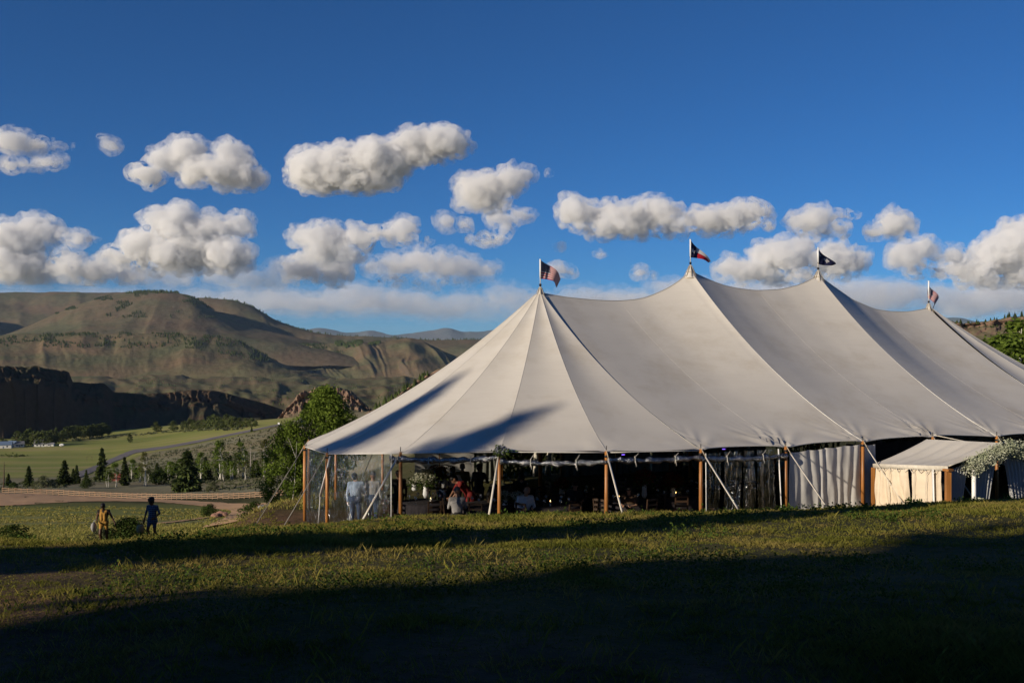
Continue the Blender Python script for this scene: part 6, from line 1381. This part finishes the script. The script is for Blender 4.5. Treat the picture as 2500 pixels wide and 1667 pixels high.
# ------------------------------------------------------------------ clouds: real vapour bodies, 2 km up, out over the valley
def vapour(name, dens, col=(.999, .999, .999)):
    m = bpy.data.materials.new(name); m.use_nodes = True; n = m.node_tree; n.nodes.clear()
    o = n.nodes.new('ShaderNodeOutputMaterial'); v = n.nodes.new('ShaderNodeVolumeScatter')
    v.inputs['Density'].default_value = dens; v.inputs['Color'].default_value = (*col, 1); v.inputs['Anisotropy'].default_value = 0.0
    n.links.new(v.outputs[0], o.inputs['Volume']); return m
def wisp(name, dens, size):
    m = vapour(name, dens); n = m.node_tree; v = [q for q in n.nodes if q.type == 'VOLUME_SCATTER'][0]
    f = noise(n, 1.0 / size, 5, .68, coord='Object', dist=.3)
    r = N(n, 'ShaderNodeMapRange', interpolation_type='SMOOTHSTEP', i_1=.42, i_2=.62, i_3=0.0, i_4=dens); n.links.new(f, r.inputs[0]); n.links.new(r.outputs[0], v.inputs['Density'])
    return m
def cloud(label, lobes, base_y, seed, soft=5.0, alt=2200.0, dmax=60000, puff=1.0, voxel=5.0):
    rng = random.Random(seed)
    d = min(alt * F / (HY - base_y), dmax); k = d / F
    zb = (HY - base_y) * k
    bm = bmesh.new()
    for (px, py, rx, ry) in lobes:
        n_ = int(8 + rx * ry / 75 * puff)
        for i in range(n_):
            while True:
                u, v, w = rng.uniform(-1, 1), rng.uniform(-1, 1), rng.uniform(-1, 1)
                if u * u + v * v + w * w < 1: break
            if i % 3 == 1:                                       # crowd the upper surface with smaller heads
                l = math.sqrt(u * u + v * v + w * w) + 1e-6; u, v, w = u / l * .92, abs(v / l) * .92, w / l * .92
                r = min(rx, ry) * rng.uniform(.25, .45)
            else: r = min(rx, ry) * rng.uniform(.45, .78)
            x = (px - CX + u * max(rx - r * .8, 1)); z = (HY - py + v * max(ry - r * .8, 1)); y = d + w * rx * .75 * k
            z = max(z * k, zb + r * k * rng.uniform(.0, .4))
            bmesh.ops.create_icosphere(bm, subdivisions=1, radius=r * k * 1.04, matrix=Matrix.Translation((x * k, y, z)) @ Matrix.Diagonal((1.3, 1.2, .9, 1)))
    me = bpy.data.meshes.new('cloud'); bm.to_mesh(me); bm.free()
    o = bpy.data.objects.new('cloud', me); COL.objects.link(o)
    rm = o.modifiers.new('r', 'REMESH'); rm.mode = 'VOXEL'; rm.voxel_size = voxel * k
    dg = bpy.context.evaluated_depsgraph_get(); ev = o.evaluated_get(dg)
    m2 = bpy.data.meshes.new_from_object(ev); o.modifiers.clear(); o.data = m2; bpy.data.meshes.remove(me)
    nv = len(m2.vertices); co = np.empty(nv * 3, np.float32); m2.vertices.foreach_get('co', co); co = co.reshape(-1, 3).astype(float)
    no = np.empty(nv * 3, np.float32); m2.vertex_normals.foreach_get('vector', no); no = no.reshape(-1, 3)
    q = co / k
    disp = 26 * fbm(q[:, 0] / 44, q[:, 1] / 44, q[:, 2] / 30 + seed, 5, .58) + 5 * ridged(q[:, 0] / 16, q[:, 1] / 16, q[:, 2] / 12 + seed, 2)
    disp = np.clip(disp, -7, 13) * (.4 if soft >= 30 else 1.0) * min(1.0, min(l[3] for l in lobes) / 14. + .25)
    co = co + no * (disp * k * min(1.0, soft and 1.0))[:, None] * (.4 + .6 * sstep(zb, zb + 25 * k, co[:, 2]))[:, None]
    co[:, 2] = np.maximum(co[:, 2], zb - 2 * k + 5 * k * fbm(q[:, 0] / 30, q[:, 1] / 30, seed, 2))
    fray = np.clip(fbm(q[:, 0] / 16, q[:, 1] / 16, q[:, 2] / 11 + seed + 9, 4, .6) + .25, 0, 1)
    halo = co + no * ((7 + 22 * fray) * k * min(1, soft / 5.))[:, None]; halo[:, 2] = np.maximum(halo[:, 2], zb - 8 * k)
    fc = np.empty(len(m2.loops), np.int32); m2.loops.foreach_get('vertex_index', fc); fc = fc.reshape(-1, 4)
    def relax(p, it):
        a, b_ = fc.ravel(), np.roll(fc, -1, 1).ravel(); n_ = np.bincount(a, minlength=nv) + np.bincount(b_, minlength=nv)
        for _ in range(it): p = .4 * p + .6 * np.stack([(np.bincount(a, p[b_, k_], nv) + np.bincount(b_, p[a, k_], nv)) / np.maximum(n_, 1) for k_ in range(3)], 1)
        return p
    co, halo = relax(co - no * ((0.0 if soft >= 30 else 5.0) * k * min(1, min(l[3] for l in lobes) / 24.)), 1), relax(halo, 2)
    o2 = mesh_obj('cloud', np.concatenate([co, halo]), np.concatenate([fc, fc + nv]), mats=[vapour('cloud_vapour', 1.0 / (soft * 3.3 * k)), wisp('cloud_fringe', 1.0 / (soft * 4.2 * k), 20.0 * k)], mat_idx=np.r_[np.zeros(len(fc)), np.ones(len(fc))])
    bpy.data.objects.remove(o); bpy.data.meshes.remove(m2); o = o2
    return tag(o, label, 'cloud', 'cumulus clouds over the valley')
_r = random.Random(99)
if True:
    cloud('large bright sausage-shaped cumulus, the biggest lone cloud high in the blue', [(735, 390, 68, 48), (800, 375, 62, 46), (870, 372, 62, 55), (945, 345, 55, 44), (1005, 325, 58, 40), (1045, 335, 32, 30), (830, 418, 95, 24), (1080, 334, 16, 8)], 440, 1)
    cloud('grey-bellied cumulus with two heads left of the biggest cloud', [(430, 350, 46, 36), (385, 365, 45, 28), (535, 362, 38, 40), (490, 395, 85, 32), (335, 398, 36, 20), (560, 408, 52, 28), (500, 433, 34, 8)], 443, 2, 6)
    cloud('ragged flat cloud at the upper left edge of the picture', [(30, 328, 50, 22), (105, 334, 45, 13), (165, 337, 22, 5)], 350, 3, 9)
    cloud('thin flat cloud under the ragged one at the left edge', [(50, 380, 55, 14), (110, 375, 40, 13)], 394, 4, 9)
    cloud('tiny wispy cloud scrap beside the two-headed cumulus', [(245, 335, 20, 14), (262, 342, 14, 7), (236, 316, 6, 8)], 350, 5, 11)
    cloud('oval grey cumulus below and right of the biggest cloud', [(1110, 435, 66, 40), (1160, 420, 50, 30), (1195, 405, 28, 14), (1110, 470, 66, 16)], 488, 6, 7)
    cloud('broken cloud scraps under the oval grey cumulus', [(1065, 520, 28, 14), (1160, 498, 60, 17), (1155, 525, 16, 20), (1110, 552, 62, 14), (1028, 512, 14, 16), (1210, 500, 22, 14)], 566, 7, 9)
    cloud('long low cumulus bank in the sky behind the second peak', [(1335, 488, 52, 32), (1425, 497, 66, 34), (1505, 492, 55, 32), (1420, 525, 120, 20), (1560, 515, 70, 18), (1640, 500, 75, 26), (1725, 492, 56, 26), (1700, 520, 90, 12)], 545, 8, 6)
    cloud('flat-topped tail cloud at the end of the long bank', [(1865, 505, 62, 26), (1940, 495, 42, 12), (1890, 528, 60, 14)], 545, 9, 7)
    cloud('small lone bright puff right of the long bank', [(2055, 512, 38, 26), (2010, 535, 30, 12), (2085, 522, 22, 14)], 548, 10, 6)
    cloud('towering white cumulus above the long mesa', [(395, 515, 62, 44), (345, 565, 50, 44), (475, 525, 62, 36), (535, 525, 44, 26), (425, 580, 70, 40), (275, 590, 55, 22), (520, 590, 62, 40), (400, 612, 90, 18)], 636, 11, 5)
    cloud('white cumulus heads at the left edge above the mesa', [(30, 560, 62, 56), (90, 535, 44, 36), (180, 548, 48, 18), (40, 612, 90, 32), (160, 600, 22, 26), (190, 620, 80, 24)], 650, 12, 6)
    cloud('twin-tiered cumulus in the middle distance over the valley mouth', [(745, 552, 58, 38), (697, 552, 28, 26), (820, 545, 50, 24), (760, 585, 80, 22)], 606, 13, 6)
    cloud('low white cumulus under the twin-tiered one', [(700, 615, 52, 28), (770, 612, 46, 30), (800, 590, 20, 14), (735, 635, 90, 16)], 655, 14, 6)
    cloud('slanting cumulus strip beside the twin-tiered one', [(870, 535, 46, 18), (925, 528, 34, 24), (930, 550, 60, 10), (980, 555, 22, 6)], 562, 15, 7)
    cloud('pale spread-out cloud field over the far blue range', [(920, 615, 90, 26), (1010, 605, 90, 30), (1090, 620, 72, 26), (985, 645, 130, 14)], 662, 16, 16)
    cloud('heaped cumulus between the two middle flags', [(1700, 618, 62, 30), (1790, 590, 66, 40), (1850, 562, 40, 20), (1915, 598, 62, 38), (1965, 598, 36, 22), (1830, 635, 130, 16)], 655, 17, 6)
    cloud('cumulus heads left of the tall right-hand cloud', [(2085, 590, 42, 34), (2120, 572, 36, 26), (2170, 590, 50, 18), (2120, 620, 80, 14)], 636, 18, 7)
    cloud('tall bright cumulus at the right edge of the picture', [(2310, 580, 64, 54), (2350, 560, 70, 50), (2240, 618, 72, 30), (2320, 640, 130, 22)], 662, 19, 5)
    cloud('small round cloud behind the left-hand flag', [(1290, 620, 24, 15), (1312, 628, 14, 8)], 638, 20, 8)
    cloud('small bright cloud low over the left end of the mesa', [(296, 636, 36, 16), (280, 628, 18, 12)], 655, 21, 7)
    cloud('small puff low behind the saddle of the first two peaks', [(1465, 627, 24, 12), (1500, 632, 16, 7)], 641, 22, 9)
    for j, (x_, y_, a_, b_) in enumerate(((1285, 567, 15, 6), (1380, 584, 16, 6), (1256, 399, 10, 7))):
        cloud(['tiny flat puff above the left-hand flag', 'tiny flat puff between the two left flags', 'tiny scrap high to the right of the oval cumulus'][j], [(x_, y_, a_, b_)], y_ + b_ + 1, 30 + j, 9)
    cloud('broad pale cloud bank low over the far blue range', [(x_ + _r.uniform(-20, 20), 712 - _r.uniform(0, 38), _r.uniform(50, 110), _r.uniform(10, 30)) for x_ in range(480, 1340, 42)], 738, 40, 42, 1500, 56000, .9, 8)
    cloud('broad pale cloud bank low behind the right-hand peaks', [(x_ + _r.uniform(-20, 20), 708 - _r.uniform(0, 50), _r.uniform(60, 120), _r.uniform(16, 40)) for x_ in range(1400, 2420, 48)], 740, 41, 36, 1500, 56000, .8, 8)
    cloud('thin grey-blue veil of far cloud along the whole horizon', [(x_, 700 - 10 * math.sin(x_ * .004), 260, 40) for x_ in range(-100, 2560, 180)], 746, 43, 150, 1400, 60000, .35, 12)
    cloud('grey cloud deck low behind the mesa skyline', [(x_ + _r.uniform(-20, 20), 650 - _r.uniform(0, 36), _r.uniform(40, 100), _r.uniform(14, 34)) for x_ in range(-40, 700, 40)], 672, 42, 40, 1900, 56000, .8, 8)
# ------------------------------------------------------------------ summer haze in the valley air
lo = min(min((o.matrix_world @ Vector(c)).z for c in o.bound_box) for o in sc.objects if o.type == 'MESH' and o.get('category') != 'cloud')
hz = 36000.0; zt = 700.0
v, f = box((0, 0, (zt + lo - 1) / 2), (2 * hz, 2 * hz, zt - lo + 1))
m = bpy.data.materials.new('haze_air'); m.use_nodes = True; n = m.node_tree; n.nodes.clear()
o = n.nodes.new('ShaderNodeOutputMaterial'); pv = n.nodes.new('ShaderNodeVolumePrincipled')
pv.inputs['Color'].default_value = (.52, .72, 1.0, 1); pv.inputs['Density'].default_value = HAZE; pv.inputs['Anisotropy'].default_value = 0.0
n.links.new(pv.outputs[0], o.inputs['Volume'])
tag(mesh_obj('haze', np.array(v), f, m), 'thin summer haze filling the valley air', None, None, 'stuff')
print("sky", round(time.time() - T0, 1), "tris", sum(len(o.data.loops) - 2 * len(o.data.polygons) for o in sc.objects if o.type == "MESH"))
